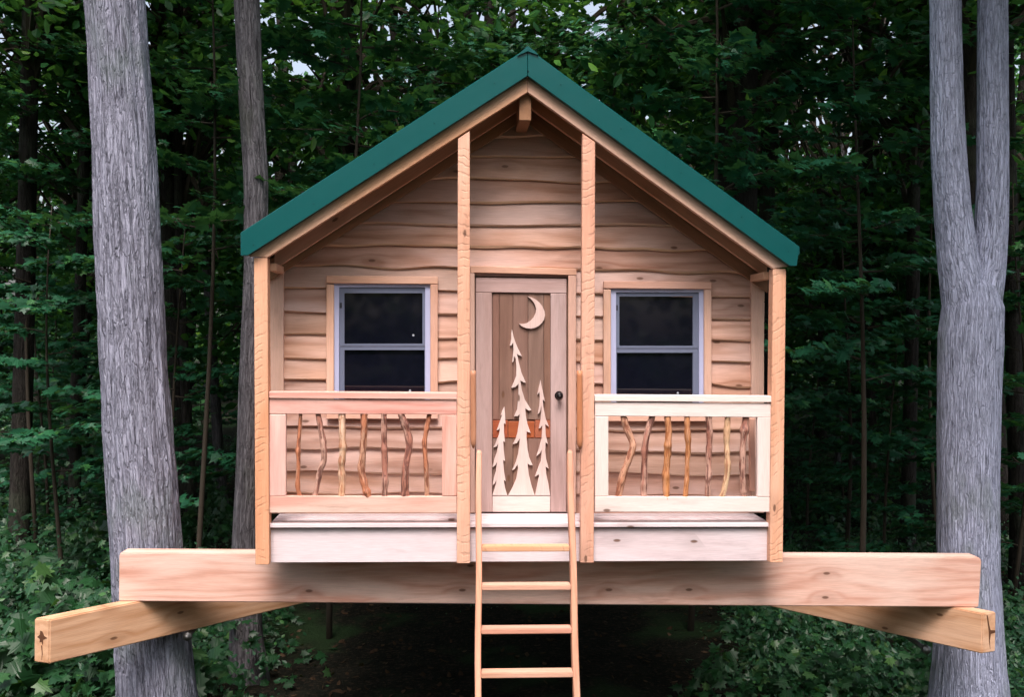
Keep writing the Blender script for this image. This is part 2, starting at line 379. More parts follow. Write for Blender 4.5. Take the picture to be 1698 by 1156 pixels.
# ================================================================== GROUND
def ground_z(x, y):
    z = 0.0
    if y < -1: z += 1.7*min(1, max(0, (-1-y)/6))**1.3
    if y > 20: z += (y-20)*.035
    z += .10*mnoise.noise(Vector((x*.25, y*.25, 3))) + .04*mnoise.noise(Vector((x*.9, y*.9, 5)))
    return z
def axis(lo, hi, step, far):
    a = list(np.arange(lo, hi+1e-6, step)); e = step
    b, c = lo, hi; L_, R_ = [], []
    while b > -far: e *= 1.35; b -= e; L_.append(b)
    e = step
    while c < far: e *= 1.35; c += e; R_.append(c)
    return L_[::-1]+a+R_
xs = axis(-12, 12, .35, 300); ys = axis(-9, 24, .35, 300)
V = np.array([[x, y, ground_z(x, y)] for y in ys for x in xs]); nx = len(xs)
F = []
for j in range(len(ys)-1):
    for i in range(nx-1): F.extend((j*nx+i, j*nx+i+1, (j+1)*nx+i+1, (j+1)*nx+i))
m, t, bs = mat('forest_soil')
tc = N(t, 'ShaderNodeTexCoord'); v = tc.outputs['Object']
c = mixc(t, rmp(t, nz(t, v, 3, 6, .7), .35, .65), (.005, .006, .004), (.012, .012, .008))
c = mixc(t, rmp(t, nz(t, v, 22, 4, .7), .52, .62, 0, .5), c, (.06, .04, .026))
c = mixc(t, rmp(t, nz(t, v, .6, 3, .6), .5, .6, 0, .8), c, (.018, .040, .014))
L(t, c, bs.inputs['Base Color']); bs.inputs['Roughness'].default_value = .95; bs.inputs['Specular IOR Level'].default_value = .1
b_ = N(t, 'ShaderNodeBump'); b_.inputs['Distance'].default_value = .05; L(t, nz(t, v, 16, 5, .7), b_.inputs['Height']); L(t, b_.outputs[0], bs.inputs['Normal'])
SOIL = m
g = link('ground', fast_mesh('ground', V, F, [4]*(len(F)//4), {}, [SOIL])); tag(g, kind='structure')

# ================================================================== TREEHOUSE CABIN
dz = U(800, 868, .05)[1]          # deck level
house = empty('treehouse_cabin', (0, 1.6, dz-.26))
tag(house, 'wooden cabin with green metal gable roof, porch posts and branch railings raised on beams', 'treehouse')
BACK = 3.1

# ---- floor frame, deck, rim
xl, xr = U(447, 900, .062)[0], U(1276, 900, .062)[0]
zrim0, zrim1 = U(850, 932, .062)[1], U(850, 877, .062)[1]
WYD = WY
deck = box('deck', (xl+.003, .10, zrim0+.01), (xr-.003, BACK-.02, dz-.03), SOFFIT, house)
nb = 4; ya = .035; yb = WY-.02
for i in range(nb):
    a = ya+(yb-ya)*i/nb; b = ya+(yb-ya)*(i+1)/nb-.006
    box('deck_board', (xl+.002 if i else xl-.0, a, dz-.027), (xr-.002, b, dz), RIM, deck, (1, 0, 0), .003)
quad('rim_board', [(447, 877), (1276, 876), (1276, 930.5), (447, 933.5)], .062, .036, RIM, deck, (1, 0, 0), .002)

# ---- wall
B = [(188, 190), (224, 228), (258, 260), (296, 300), (333, 336), (370, 374), (404, 413), (438, 450), (476, 492), (515, 528), (553, 563.5),
     (591, 600.5), (628, 638.5), (667, 676), (705, 712), (742, 748), (781, 784), (816, 820), (853, 856)]
XL, XR = U(470, 600, WY)[0], U(1246, 600, WY)[0]
WLx, WRx = U(445.5, 600, WY)[0], U(1267, 600, WY)[0]
Bz = []
for a, b in B: Bz.append((U(500, a, WY)[1], U(1220, b, WY)[1]))
def zb(k, x):
    a, b = Bz[k]; t = (x-XL)/(XR-XL); return a+(b-a)*t
# roof lines from the front outline
apx, apz = U(875, 127); elx, elz = U(413, 420); erx, erz = U(1306, 438)
mL = (apz-elz)/(apx-elx); mR = (apz-erz)/(erx-apx)
def roofz(x, off=0.0): return (apz - mL*(apx-x) if x < apx else apz - mR*(x-apx)) + off
def roofx(z, side, off=0.0):
    return apx-(apz+off-z)/mL if side < 0 else apx+(apz+off-z)/mR
wz0 = dz
OFF = -.04
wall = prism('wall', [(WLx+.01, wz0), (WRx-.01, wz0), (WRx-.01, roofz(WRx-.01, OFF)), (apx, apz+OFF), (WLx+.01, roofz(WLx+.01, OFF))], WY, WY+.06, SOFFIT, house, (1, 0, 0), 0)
wav = [[(random.uniform(.7, 2.4), random.uniform(0, 6.28), random.uniform(.3, 1)) for _ in range(3)] for _ in B]
amp = [0, .007, .006, .008, .008, .007, .010, .009, .003, .003, .008, .010, .010, .008, .011, .012, .010, .011, .0]
def wave(k, x):
    s = 0
    for i, (f_, ph, a_) in enumerate(wav[k]): s += a_*math.sin(x*2*math.pi/f_*(.8+.5*i)+ph)*(1, .6, .3)[i]
    s *= .55+.9*abs(mnoise.noise(Vector((x*.8, k*3.7, 1)))*2)
    return amp[k]*s*1.45
def plank(k, xa, xb, clip=None):
    n = max(3, int((xb-xa)/.05)); bm = bmesh.new()
    rows = []
    for i in range(n+1):
        t_ = i/n
        zm = zb(k+1, (xa+xb)/2)
        x1, x0 = xa+(xb-xa)*t_, xa+(xb-xa)*t_
        if clip:   # sloping ends under the roof
            zt = zb(k, (xa+xb)/2)+.015
            ta, tb_ = max(xa, roofx(zt, -1, -.07)), min(xb, roofx(zt, 1, -.07))
            ba, bb = max(xa, roofx(zm, -1, -.07)), min(xb, roofx(zm, 1, -.07))
            x1 = ta+(tb_-ta)*t_; x0 = ba+(bb-ba)*t_
        zlo = zb(k+1, x0)+wave(k+1, x0); zhi = zb(k, x1)+.018
        e = .011+.008*mnoise.noise(Vector((x0*1.9, k*5.1, 2)))*1.6
        rows.append([bm.verts.new(q) for q in ((x1, WY-.006, zhi), (x0, WY-.033, zlo), (x0, WY-.025, zlo-e), (x0, WY-.013, zlo-e), (x1, WY-.001, zhi))])
    for i in range(n):
        a, b = rows[i], rows[i+1]
        for j in range(5):
            f_ = bm.faces.new((a[j], b[j], b[(j+1) % 5], a[(j+1) % 5])); f_.material_index = 1 if j in (1, 2) else 0
    bm.faces.new(rows[0][::-1]); bm.faces.new(rows[-1])
    return finish('plank', bm, [SIDING, LIVE], wall, (1, 0, 0))
DL, DR = U(783, 600, WY)[0], U(950, 600, WY)[0]
wL = (U(547, 600, WY)[0], U(720, 600, WY)[0]); wR = (U(1007, 600, WY)[0], U(1174, 600, WY)[0])
for k in range(len(B)-1):
    if k < 7: plank(k, XL-.03, XR+.03, True)
    elif 8 <= k <= 12:
        for a, b in ((XL-.01, wL[0]), (wL[1], DL), (DR, wR[0]), (wR[1], XR+.01)): plank(k, a, b)
    else:
        for a, b in ((XL-.01, DL), (DR, XR+.01)): plank(k, a, b, k == 7)
# corner boards and frieze under the roof
quad('corner_board', [(445.5, 440), (470, 440), (470.5, 852), (445.5, 852)], WY-.045, .04, CASING, wall, (0, 0, 1))
quad('corner_board', [(1246, 455), (1267, 455), (1267, 851), (1246, 851)], WY-.045, .04, CASING, wall, (0, 0, 1))
FY = WY-.062
a0, a1 = Vector(U(490, 438.5, FY)), Vector(U(715, 296, FY)); sl_ = (a1.y-a0.y)/(a1.x-a0.x)
c0, c1 = Vector(U(1009, 299, FY)), Vector(U(1227, 453, FY)); sr_ = (c1.y-c0.y)/(c1.x-c0.x)
def fl(x): return a0.y+sl_*(x-a0.x)
def fr(x): return c0.y+sr_*(x-c0.x)
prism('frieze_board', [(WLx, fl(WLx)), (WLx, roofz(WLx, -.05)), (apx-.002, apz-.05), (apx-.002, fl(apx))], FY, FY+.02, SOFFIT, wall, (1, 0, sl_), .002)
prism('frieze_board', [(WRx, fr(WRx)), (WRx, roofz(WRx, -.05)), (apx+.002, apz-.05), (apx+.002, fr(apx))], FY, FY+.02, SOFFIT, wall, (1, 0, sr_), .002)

# side and back walls
zt_side = roofz(WLx, -.06)
for sx, x in ((-1, WLx), (1, WRx)):
    sw = box('side_wall', (min(x, x-sx*.06)+(.012 if sx < 0 else 0), WY+.062, wz0), (max(x, x-sx*.06)-(.012 if sx > 0 else 0), BACK, roofz(x, -.06)), SOFFIT, house, (0, 1, 0), 0)
    h = .155; z = wz0; src = None
    while z < roofz(x, -.08):
        if src is None:
            src = box('plank', (min(x, x+sx*.02), WY+.064, z+.003), (max(x, x+sx*.02), BACK, z+h), SIDING, sw, (0, 1, 0), .003)
        else:
            c_ = src.copy(); COL.objects.link(c_); c_.parent = sw; c_.location.z += (z-wz0); c_.name = 'plank'
        z += h
prism('back_wall', [(WLx+.07, wz0), (WRx-.07, wz0), (WRx-.07, roofz(WRx-.07, OFF)), (apx, apz+OFF), (WLx+.07, roofz(WLx+.07, OFF))], BACK-.06, BACK-.001, SIDING, house, (1, 0, 0), 0)

# ---- posts
quad('post', [(421, 427.5), (443.5, 427.5), (446.5, 937), (423.5, 937)], 0, .09, POST, house, (0, 0, 1), .003)
quad('post', [(1282, 446), (1303.5, 446), (1298, 933.5), (1276.5, 933.5)], 0, .09, POST, house, (0, 0, 1), .003)
quad('post', [(759.5, 229.5), (779, 217), (779.5, 935), (757.5, 935)], 0, .06, POST, house, (0, 0, 1), .003)
quad('post', [(966, 221), (987, 235.5), (984.5, 934), (962.5, 934)], 0, .06, POSTP, house, (0, 0, 1), .003)

# ---- roof
TL = U(399, 385); TA = U(875, 79); TR = U(1326, 409)
dxr = BACK+.25
def slab(name, p, q, th, y0, y1, m, parent, bev=.002):
    n = Vector((-(q[1]-p[1]), q[0]-p[0])).normalized()
    if n.y < 0: n = -n
    pts = [p, q, (q[0]-n.x*th*0, q[1]-th), (p[0]-n.x*th*0, p[1]-th)]
    return prism(name, pts, y0, y1, m, parent, (0, 1, 0), bev)
roof = prism('roof', [(elx-.01, elz+.06), (apx, apz+.075), (erx+.01, erz+.06), (erx+.01, erz+.012), (apx, apz+.02), (elx-.01, elz+.012)], .0, dxr, SOFFIT, house, (0, 1, 0), 0)
def up(p, d): return (p[0], p[1]+d)
tl_, ta_, tr_ = up(TL, -.012), up(TA, -.012), up(TR, -.012)
for (p, q) in ((tl_, ta_), (ta_, tr_)):
    npan = 4
    for i in range(npan):
        yy0 = -.0+(dxr+.03)*i/npan; yy1 = -.0+(dxr+.03)*(i+1)/npan-.004
        prism('metal_panel', [p, q, up(q, -.045), up(p, -.045)], yy0, yy1, GREEN, roof, (0, 1, 0), 0)
for pts in ([(399, 385.5), (874.6, 79), (874.6, 125.5), (413.5, 420.5), (411, 423.5), (399, 423.8)],
            [(875.2, 79), (1326, 409), (1321.5, 441), (1311, 441.5), (1305, 437), (875.2, 125.5)]):
    quad('rake_trim', pts, -.05, .048, GREEN, roof, (1, 0, 0), .003)
quad('ridge_cap', [(858, 92), (862, 87), (875, 75.5), (888, 85), (893, 91), (875, 84)], -.062, .6, GREEN, roof, (0, 1, 0), .001)
# laps where two lengths of trim meet, and screws
for a_, b_, c_, d_ in ((640, 231, 642, 271.5), (1105, 247.5, 1103, 290)):
    quad('trim_lap', [(a_, b_), (a_+3.2, b_+(-2.1 if a_ < 800 else 2.3)), (c_+3.2, d_+(-2.1 if a_ < 800 else 2.3)), (c_, d_)], -.053, .0029, GREEN, roof, (0, 0, 1), 0)
# a screw at the apex of the trim
def disc(name, c, r, y0, y1, m, parent, n=14, gd=(0, 1, 0)):
    return prism(name, [(c[0]+r*math.cos(2*math.pi*i/n), c[1]+r*math.sin(2*math.pi*i/n)) for i in range(n)], y0, y1, m, parent, gd, min(.002, r*.2))
for sx_, sy_ in ((876, 117), (420, 405), (520, 337), (620, 270.5), (720, 203), (820, 136.5), (930, 139), (1030, 212), (1130, 285.5), (1230, 359), (1308, 416)):
    disc('screw', U(sx_, sy_, -.055), .0045, -.0545, -.0505, GREEN if sx_ != 876 else BLACK, roof, 8)
quad('barge_rafter', [(412, 424.5), (417, 420.8), (874.7, 127), (874.7, 152.5), (443.5, 427)], 0, .038, BARGE, house, None, .003)
quad('barge_rafter', [(1306.5, 442), (1301, 437.8), (875.3, 127), (875.3, 152.5), (1282, 445.5)], 0, .038, BARGEP, house, None, .003)
# inner rafters just in front of the wall, small top plates to the posts, ridge beam
IY = WY-.125
def dn(px, py, y): return U(px, py, y)
pA, pB = U(455, 446, IY), U(862, 181, IY)
s1 = (pB[1]-pA[1])/(pB[0]-pA[0])
prism('inner_rafter', [pA, (apx-.003, pA[1]+s1*(apx-.003-pA[0])), (apx-.003, apz+.01), (pA[0], roofz(pA[0], .005))], IY, IY+.04, BARGE, house, (1, 0, s1), .003)
pA, pB = U(1272, 460, IY), U(881, 180, IY)
s1 = (pB[1]-pA[1])/(pB[0]-pA[0])
prism('inner_rafter', [pA, (apx+.003, pA[1]+s1*(apx+.003-pA[0])), (apx+.003, apz+.01), (pA[0], roofz(pA[0], .005))], IY, IY+.04, BARGE, house, (1, 0, s1), .003)
ra, rb = U(861, 199, .045), U(880.5, 199, .045)
box('ridge_beam', (ra[0], .045, ra[1]), (rb[0], WY-.002, apz-.04), SOFFIT, house, (0, 1, 0), .003)
for x0, x1, zz in ((U(446, 448, .09)[0], U(458, 448, .09)[0], U(446, 449, .1)[1]), (U(1266, 462, .09)[0], U(1279, 462, .09)[0], U(1270, 463, .1)[1])):
    box('top_plate', (x0, .0905, zz), (x1, WY-.05, zz+.05), BARGE, house, (0, 1, 0), .002)
# soffit boards over the porch, following each slope
for (xa_, xb_) in ((elx+.02, apx-.02), (apx+.02, erx-.02)):
    nn = 9
    for i in range(nn):
        a = xa_+(xb_-xa_)*i/nn; b = xa_+(xb_-xa_)*(i+1)/nn-.008
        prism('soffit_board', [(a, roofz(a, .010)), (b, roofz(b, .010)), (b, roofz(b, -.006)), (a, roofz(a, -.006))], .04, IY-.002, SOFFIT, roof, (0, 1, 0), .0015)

# ---- door
DY = WY-.03
door = rect('door', 788, 458, 940, 850, DY+.012, .03, PANEL, house, (0, 0, 1), 0)
cy = WY-.066
quad('casing', [(780, 440.5), (956, 445.5), (956, 456.3), (780, 452)], cy-.002, .05, CASING, door, (1, 0, 0))
quad('casing', [(779.5, 452.6), (787, 452.8), (787.5, 851), (780, 851)], cy, .048, CASING, door, (0, 0, 1))
quad('casing', [(942.6, 456.4), (955.4, 456.8), (955, 851), (942.5, 851)], cy, .048, CASING, door, (0, 0, 1))
quad('jamb', [(787.4, 453), (942, 456.7), (942, 459.5), (787.4, 457)], DY-.012, .03, DOORW, door, (1, 0, 0), .001)
dy = DY-.014
quad('top_rail', [(789, 460.5), (939.5, 462), (939.5, 486.3), (789, 484.6)], dy, .024, DOORW, door, (1, 0, 0))
quad('stile', [(789, 485.2), (815.8, 485.6), (816, 849.5), (789, 849.5)], dy, .024, DOORW, door, (0, 0, 1))
quad('stile', [(913.2, 486.6), (939.5, 486.8), (939, 849.5), (913, 849.5)], dy, .024, DOORW, door, (0, 0, 1))
quad('bottom_rail', [(816.6, 823), (912.4, 823), (912.4, 849.5), (816.6, 849.5)], dy-.001, .024, CUT, door, (1, 0, 0))
zz = [(817, 827), (827.8, 838), (838.6, 873), (873.6, 901), (901.6, 912.4)]
for i, (a, b) in enumerate([(817, 827.4), (828, 850.4), (851, 875.4), (876, 901.4), (902, 912.6)]):
    rect('panel_board', a, 486.5, b, 696, DY, .01, PANEL, door, (0, 0, 1), .002)
    rect('panel_board', a, 727, b, 822.4, DY, .01, PANEL, door, (0, 0, 1), .002)
for a, b, y in ((817, 842, 697.3), (842.7, 886.5, 699), (887.2, 912.6, 697)):
    rect('lock_board', a, y, b, 726.4, DY-.004, .014, ORANGE, door, (1, 0, 0), .002)
def cutout(name, pts, y=dy-.004, off=(740, 430), sc=2.688, th=.022):
    return quad(name, [(off[0]+x/sc, off[1]+yy/sc) for x, yy in pts], y, th, CUT, door, (0, 0, 1), 0)
cutout('moon', [(362, 165), (381, 170), (400, 180), (417, 194), (430, 212), (438, 232), (440, 248), (436, 268), (426, 284), (412, 297), (396, 305), (376, 309), (356, 307), (338, 299), (325, 287), (344, 288), (360, 284), (377, 273), (390, 258), (398, 241), (401, 222), (397, 205), (388, 189), (376, 175)], th=.018)
cutout('tree_cutout', [(293, 312), (300, 345), (310, 375), (322, 402), (337, 432), (325, 428), (315, 420), (322, 455), (335, 505), (354, 550), (345, 549), (330, 540), (336, 580), (350, 625), (379, 673), (368, 675), (352, 665), (355, 700), (362, 735), (376, 775), (358, 768), (358, 800), (363, 850), (370, 885), (385, 918), (372, 918), (362, 910), (368, 960), (380, 1010), (394, 1053), (277, 1053), (295, 1020), (312, 980), (320, 935), (318, 915), (305, 935), (294, 942), (310, 905), (320, 870), (326, 830), (328, 798), (315, 820), (297, 825), (310, 800), (318, 770), (325, 720), (327, 690), (318, 700), (303, 700), (316, 670), (320, 630), (322, 590), (322, 555), (308, 570), (290, 573), (303, 545), (312, 520), (313, 480), (310, 445), (302, 430), (300, 455), (294, 460), (297, 430), (300, 400), (298, 370), (290, 385), (284, 384), (290, 355), (290, 330)])
cutout('tree_cutout', [(259, 658), (262, 690), (264, 735), (257, 730), (257, 770), (262, 815), (254, 812), (256, 850), (262, 900), (253, 895), (258, 950), (265, 990), (256, 985), (262, 1020), (272, 1053), (206, 1053), (215, 1025), (222, 1000), (224, 985), (216, 1000), (207, 1008), (212, 975), (222, 945), (226, 905), (218, 920), (207, 927), (215, 890), (226, 860), (232, 822), (224, 835), (211, 840), (222, 815), (236, 780), (240, 750), (234, 760), (225, 763), (235, 735), (246, 705), (250, 690), (243, 697), (250, 675)])
cutout('tree_cutout', [(420, 538), (427, 575), (440, 635), (430, 625), (433, 660), (443, 710), (458, 748), (447, 740), (441, 735), (443, 780), (453, 826), (443, 815), (441, 850), (445, 890), (457, 935), (443, 925), (446, 960), (455, 1000), (463, 1053), (396, 1053), (405, 1010), (414, 965), (412, 960), (396, 970), (408, 935), (422, 900), (426, 850), (418, 865), (402, 878), (413, 845), (425, 800), (428, 740), (420, 752), (412, 755), (420, 720), (424, 680), (425, 650), (418, 680), (408, 692), (415, 655), (417, 610), (415, 590), (406, 605), (412, 575), (417, 555)])
kc = U(927, 656, dy-.01)
disc('knob_rose', kc, .031, dy-.006, dy-.0005, BLACK, door, 20)
bm = bmesh.new()
prof = [(0, .010), (.012, .010), (.022, .012), (.032, .022), (.042, .0255), (.052, .022), (.057, .012)]
rings_ = [[bm.verts.new((kc[0]+r*math.cos(2*math.pi*i/18), dy-.006-d, kc[1]+r*math.sin(2*math.pi*i/18))) for i in range(18)] for d, r in prof]
for a, b in zip(rings_, rings_[1:]):
    for i in range(18): bm.faces.new((a[i], a[(i+1) % 18], b[(i+1) % 18], b[i]))
bm.faces.new(rings_[0]); bm.faces.new(rings_[-1][::-1])
kb = finish('knob', bm, BLACK, door, (0, 1, 0), True)
disc('keyhole', (kc[0], kc[1]), .007, dy-.0655, dy-.0632, STEEL, door, 10)

# ---- windows
def window(O, G1, G2, mr, stick, latch, slope=1.5):
    """O: casing outer (x0,y0,x1,y1); F: vinyl frame inside; G1/G2 glass; mr meeting rail"""
    x0, y0, x1, y1, cw, ch = O
    fx0, fy0, fx1, fy1 = x0+cw, y0+ch, x1-cw, y1-ch+1
    yv = WY-.045
    # vinyl frame: the part itself, four bars in one mesh
    bm = bmesh.new(); fwid = 8.6
    for q in ((fx0, fy0, fx1, fy0+6.5), (fx0, fy0+6.5, fx0+fwid, fy1), (fx1-fwid, fy0+6.5, fx1, fy1), (fx0+fwid, fy1-6, fx1-fwid, fy1)):
        prism_bm(bm, [U(q[0], q[1], yv), U(q[2], q[1], yv), U(q[2], q[3], yv), U(q[0], q[3], yv)], yv, yv+.045)
    wn = finish('window', bm, VINYL, house, (0, 0, 1))
    cyy = WY-.068
    quad('casing', [(x0, y0), (x1, y0+slope), (x1, y0+ch+slope), (x0, y0+ch)], cyy-.002, .03, CASING, wn, (1, 0, 0))
    for a, b in ((x0, x0+cw), (x1-cw, x1)):
        quad('casing', [(a, y0+ch+slope+.6), (b, y0+ch+slope+.6), (b, y1-ch-.5), (a, y1-ch-.5)], cyy, .028, CASING, wn, (0, 0, 1))
    rect('casing', x0, y1-ch, x1, y1, cyy-.002, .03, CASING, wn, (1, 0, 0))
    ys_ = WY-.034
    bm = bmesh.new()
    for q in ((fx0+fwid+.2, fy0+6.7, fx1-fwid-.2, G1[1]), (fx0+fwid+.2, G1[1], G1[0], mr[0]), (G1[2], G1[1], fx1-fwid-.2, mr[0]), (fx0+fwid+.2, mr[0], fx1-fwid-.2, mr[0]+4)):
        prism_bm(bm, [U(q[0], q[1], ys_), U(q[2], q[1], ys_), U(q[2], q[3], ys_), U(q[0], q[3], ys_)], ys_, ys_+.03)
    finish('upper_sash', bm, VINYLG, wn, (0, 0, 1))
    ys2 = WY-.030
    bm = bmesh.new()
    for q in ((fx0+fwid+.2, mr[0]+4.6, fx1-fwid-.2, mr[1]), (fx0+fwid+.2, mr[1], G2[0], fy1-6.2), (G2[2], mr[1], fx1-fwid-.2, fy1-6.2)):
        prism_bm(bm, [U(q[0], q[1], ys2), U(q[2], q[1], ys2), U(q[2], q[3], ys2), U(q[0], q[3], ys2)], ys2, ys2+.026)
    finish('lower_sash', bm, VINYLG, wn, (0, 0, 1))
    rect('pane', G1[0], G1[1], G1[2], mr[0], WY-.014, .004, GLASS, wn, (1, 0, 0), 0)
    rect('pane', G2[0], mr[1], G2[2], fy1-6.2, WY-.010, .004, GLASS, wn, (1, 0, 0), 0)
    for (sx, sy, s2) in stick: disc('sticker', U(sx, sy, WY-.015), .0085, WY-.0165, WY-.0145, STICKER, wn, 12)
    if latch: rect('latch', latch[0]-2, latch[1]-5, latch[0]+2, latch[1]+4, ys_-.004, .005, LATCH, wn, (0, 0, 1), .001)
    return wn
window((541, 457, 726, 695, 12.5, 12.5), (571, 486, 700.5), (571, 580, 704), (570, 580.5), [(685.4, 556, 0), (680, 648, 0)], (565, 507))
window((1001, 466, 1180, 699, 12.0, 12.0), (1027, 491.5, 1149), (1023, 585, 1149), (573.5, 585), [(1124, 652, 0)], (1022.5, 511))

# ---- railings
RY = .02
def railing(x0, x1, cap, top, open_, bot, mats, sticks, dx):
    mt, mb, mc, ms1, ms2 = mats
    rl = quad('railing', [(x0, top[0]), (x1, top[0]+(2 if x0 < 800 else 2.5)), (x1, top[1]+(1 if x0 < 800 else 2.5)), (x0, top[1])], RY, .038, mt, house, (1, 0, 0))
    quad('cap_rail', [(x0-.5, cap[0]), (x1+.5, cap[0]+2), (x1+.5, cap[1]+2), (x0-.5, cap[1])], RY-.012, .10, mc, rl, (1, 0, 0))
    quad('bottom_rail', [(x0, bot[0]), (x1, bot[0]+.8), (x1, bot[1]), (x0, bot[1])], RY, .038, mb, rl, (1, 0, 0))
    e = 1.0
    quad('stile', [(x0, top[1]+e), (open_[0], top[1]+e), (open_[0], bot[0]-.4), (x0, bot[0]-.4)], RY, .036, ms1, rl, (0, 0, 1))
    quad('stile', [(open_[1], top[1]+e+1.4), (x1, top[1]+e+1.4), (x1, bot[0]+.0), (open_[1], bot[0]+.0)], RY, .036, ms2, rl, (0, 0, 1))
    yc = RY+.027
    for i, (pts, wd, mi) in enumerate(sticks):
        P = [at_y(dx[0]+a/3.6125, 640+b/3.6125, yc) for a, b in pts]
        # extend into the rails, smooth resample
        P = [P[0]+Vector((0, 0, .020))]+P+[P[-1]-Vector((0, 0, .006))]
        rs = random.Random(i*7+int(x0)); Q, Rr = [], []
        base = wd/3.6125*.00406/2*1.22
        M = 9
        for s in range(len(P)-1):
            p0, p1, p2, p3 = P[max(0, s-1)], P[s], P[s+1], P[min(len(P)-1, s+2)]
            for k in range(M if s < len(P)-2 else M+1):
                t_ = k/M
                q = .5*((2*p1)+(-p0+p2)*t_+(2*p0-5*p1+4*p2-p3)*t_*t_+(-p0+3*p1-3*p2+p3)*t_**3)
                q.y += .006*math.sin(s*1.3+t_+i)
                Q.append(tuple(q)); Rr.append(base*(1+.08*rs.uniform(-1, 1)))
        # swellings where twigs were cut, thin ends
        nq = len(Q)
        for _ in range(3):
            c_ = rs.uniform(.15, .85)*nq; a_ = rs.uniform(.12, .38)
            for k in range(nq): Rr[k] *= 1+a_*math.exp(-((k-c_)/1.7)**2)
        Rr = list(np.convolve([Rr[0]]+Rr+[Rr[-1]], [.25, .5, .25], 'valid'))
        for k in range(4): Rr[k] *= .6+.1*k; Rr[-1-k] *= .62+.1*k
        tb = tube_arrays(Q, Rr, 12, .16, i*5.1+x0)
        V_, F_, G_, ns, n_ = tb; org = np.array([np.mean(V_[:, 0]), yc, V_[:, 2].min()])
        me = tubes_mesh('baluster', [(V_-org, F_, G_, ns, n_)], STICK[mi])
        pw = Vector(rl.location)+house.location
        link('baluster', me, rl, Vector(org)-pw)
    return rl
Ls = [([(355, 180), (348, 290), (342, 385), (343, 480), (338, 600), (348, 655)], 20, 0),
      ([(462, 180), (480, 270), (492, 350), (495, 440), (470, 520), (443, 655)], 27, 2),
      ([(603, 180), (605, 280), (610, 380), (600, 470), (605, 560), (603, 655)], 33, 1),
      ([(738, 180), (735, 300), (728, 400), (720, 500), (735, 580), (758, 655)], 33, 0),
      ([(855, 180), (855, 230), (855, 350), (860, 450), (862, 560), (860, 655)], 29, 2),
      ([(960, 180), (985, 250), (1008, 350), (990, 450), (983, 550), (980, 655)], 35, 2),
      ([(1125, 180), (1110, 260), (1098, 345), (1105, 450), (1110, 560), (1112, 655)], 23, 0)]
Rs = [([(343, 200), (360, 260), (395, 350), (370, 440), (335, 540), (312, 660)], 34, 0),
      ([(510, 195), (485, 270), (468, 350), (465, 450), (463, 560), (462, 660)], 31, 2),
      ([(603, 200), (608, 290), (605, 370), (600, 450), (595, 550), (597, 660)], 34, 3),
      ([(718, 200), (722, 290), (728, 380), (722, 470), (718, 560), (707, 660)], 26, 3),
      ([(848, 200), (855, 300), (852, 400), (850, 500), (845, 600), (845, 660)], 29, 2),
      ([(962, 200), (958, 300), (960, 400), (960, 500), (945, 600), (930, 660)], 29, 4),
      ([(1070, 205), (1062, 300), (1052, 400), (1050, 500), (1055, 600), (1065, 660)], 31, 2)]
ra_ = railing(446.5, 757.3, (649.5, 660.5), (661.5, 686.5), (474, 733), (823, 851), (PINK, PINKPALE, PINK, PINKPALE, PINK), Ls, (400,))
ra_['label'] = 'railing of pink and pale boards left of the door'
rb_ = railing(986.5, 1280.5, (655, 665.5), (667, 690), (1009, 1256), (824, 849.5), (CREAM, CREAM, CREAM, CREAM, CREAM), Rs, (940,))
rb_['label'] = 'cream railing right of the door'
quad('inner_stile', [(459, 688), (471, 688), (473, 823), (459, 823)], RY+.040, .03, CREAM, ra_, (0, 0, 1), .004)
quad('inner_stile', [(1243, 694), (1252, 694), (1252, 816), (1244, 816)], RY+.25, .03, CASING, rb_, (0, 0, 1), .004)

# ---- grab handles beside the door opening
def handle(cx_, y0_, y1_, wpx, par):
    p0, p1 = at_y(cx_, y0_, -.02), at_y(cx_+.5, y1_, -.02)
    Q, Rr = [], []; n = 16
    for i in range(n+1):
        t_ = i/n; q = p0.lerp(p1, t_); e = min(1, (1-t_)*n/1.6)
        Q.append(tuple(q)); Rr.append(wpx*.00406/2*(math.sqrt(max(.05, 1-(1-e)**2)) if e < 1 else 1)*(.92+.08*math.sin(t_*3)))
    V_, F_, G_, ns, n_ = tube_arrays(Q, Rr, 14, .02, cx_); org = np.array([p1.x, p1.y, p1.z])
    return link('grab_handle', tubes_mesh('grab_handle', [(V_-org, F_, G_, ns, n_)], HANDLE), par, Vector(org)-par.location)
handle(784.5, 615, 744, 10, house); handle(961, 615, 746, 10.5, house)

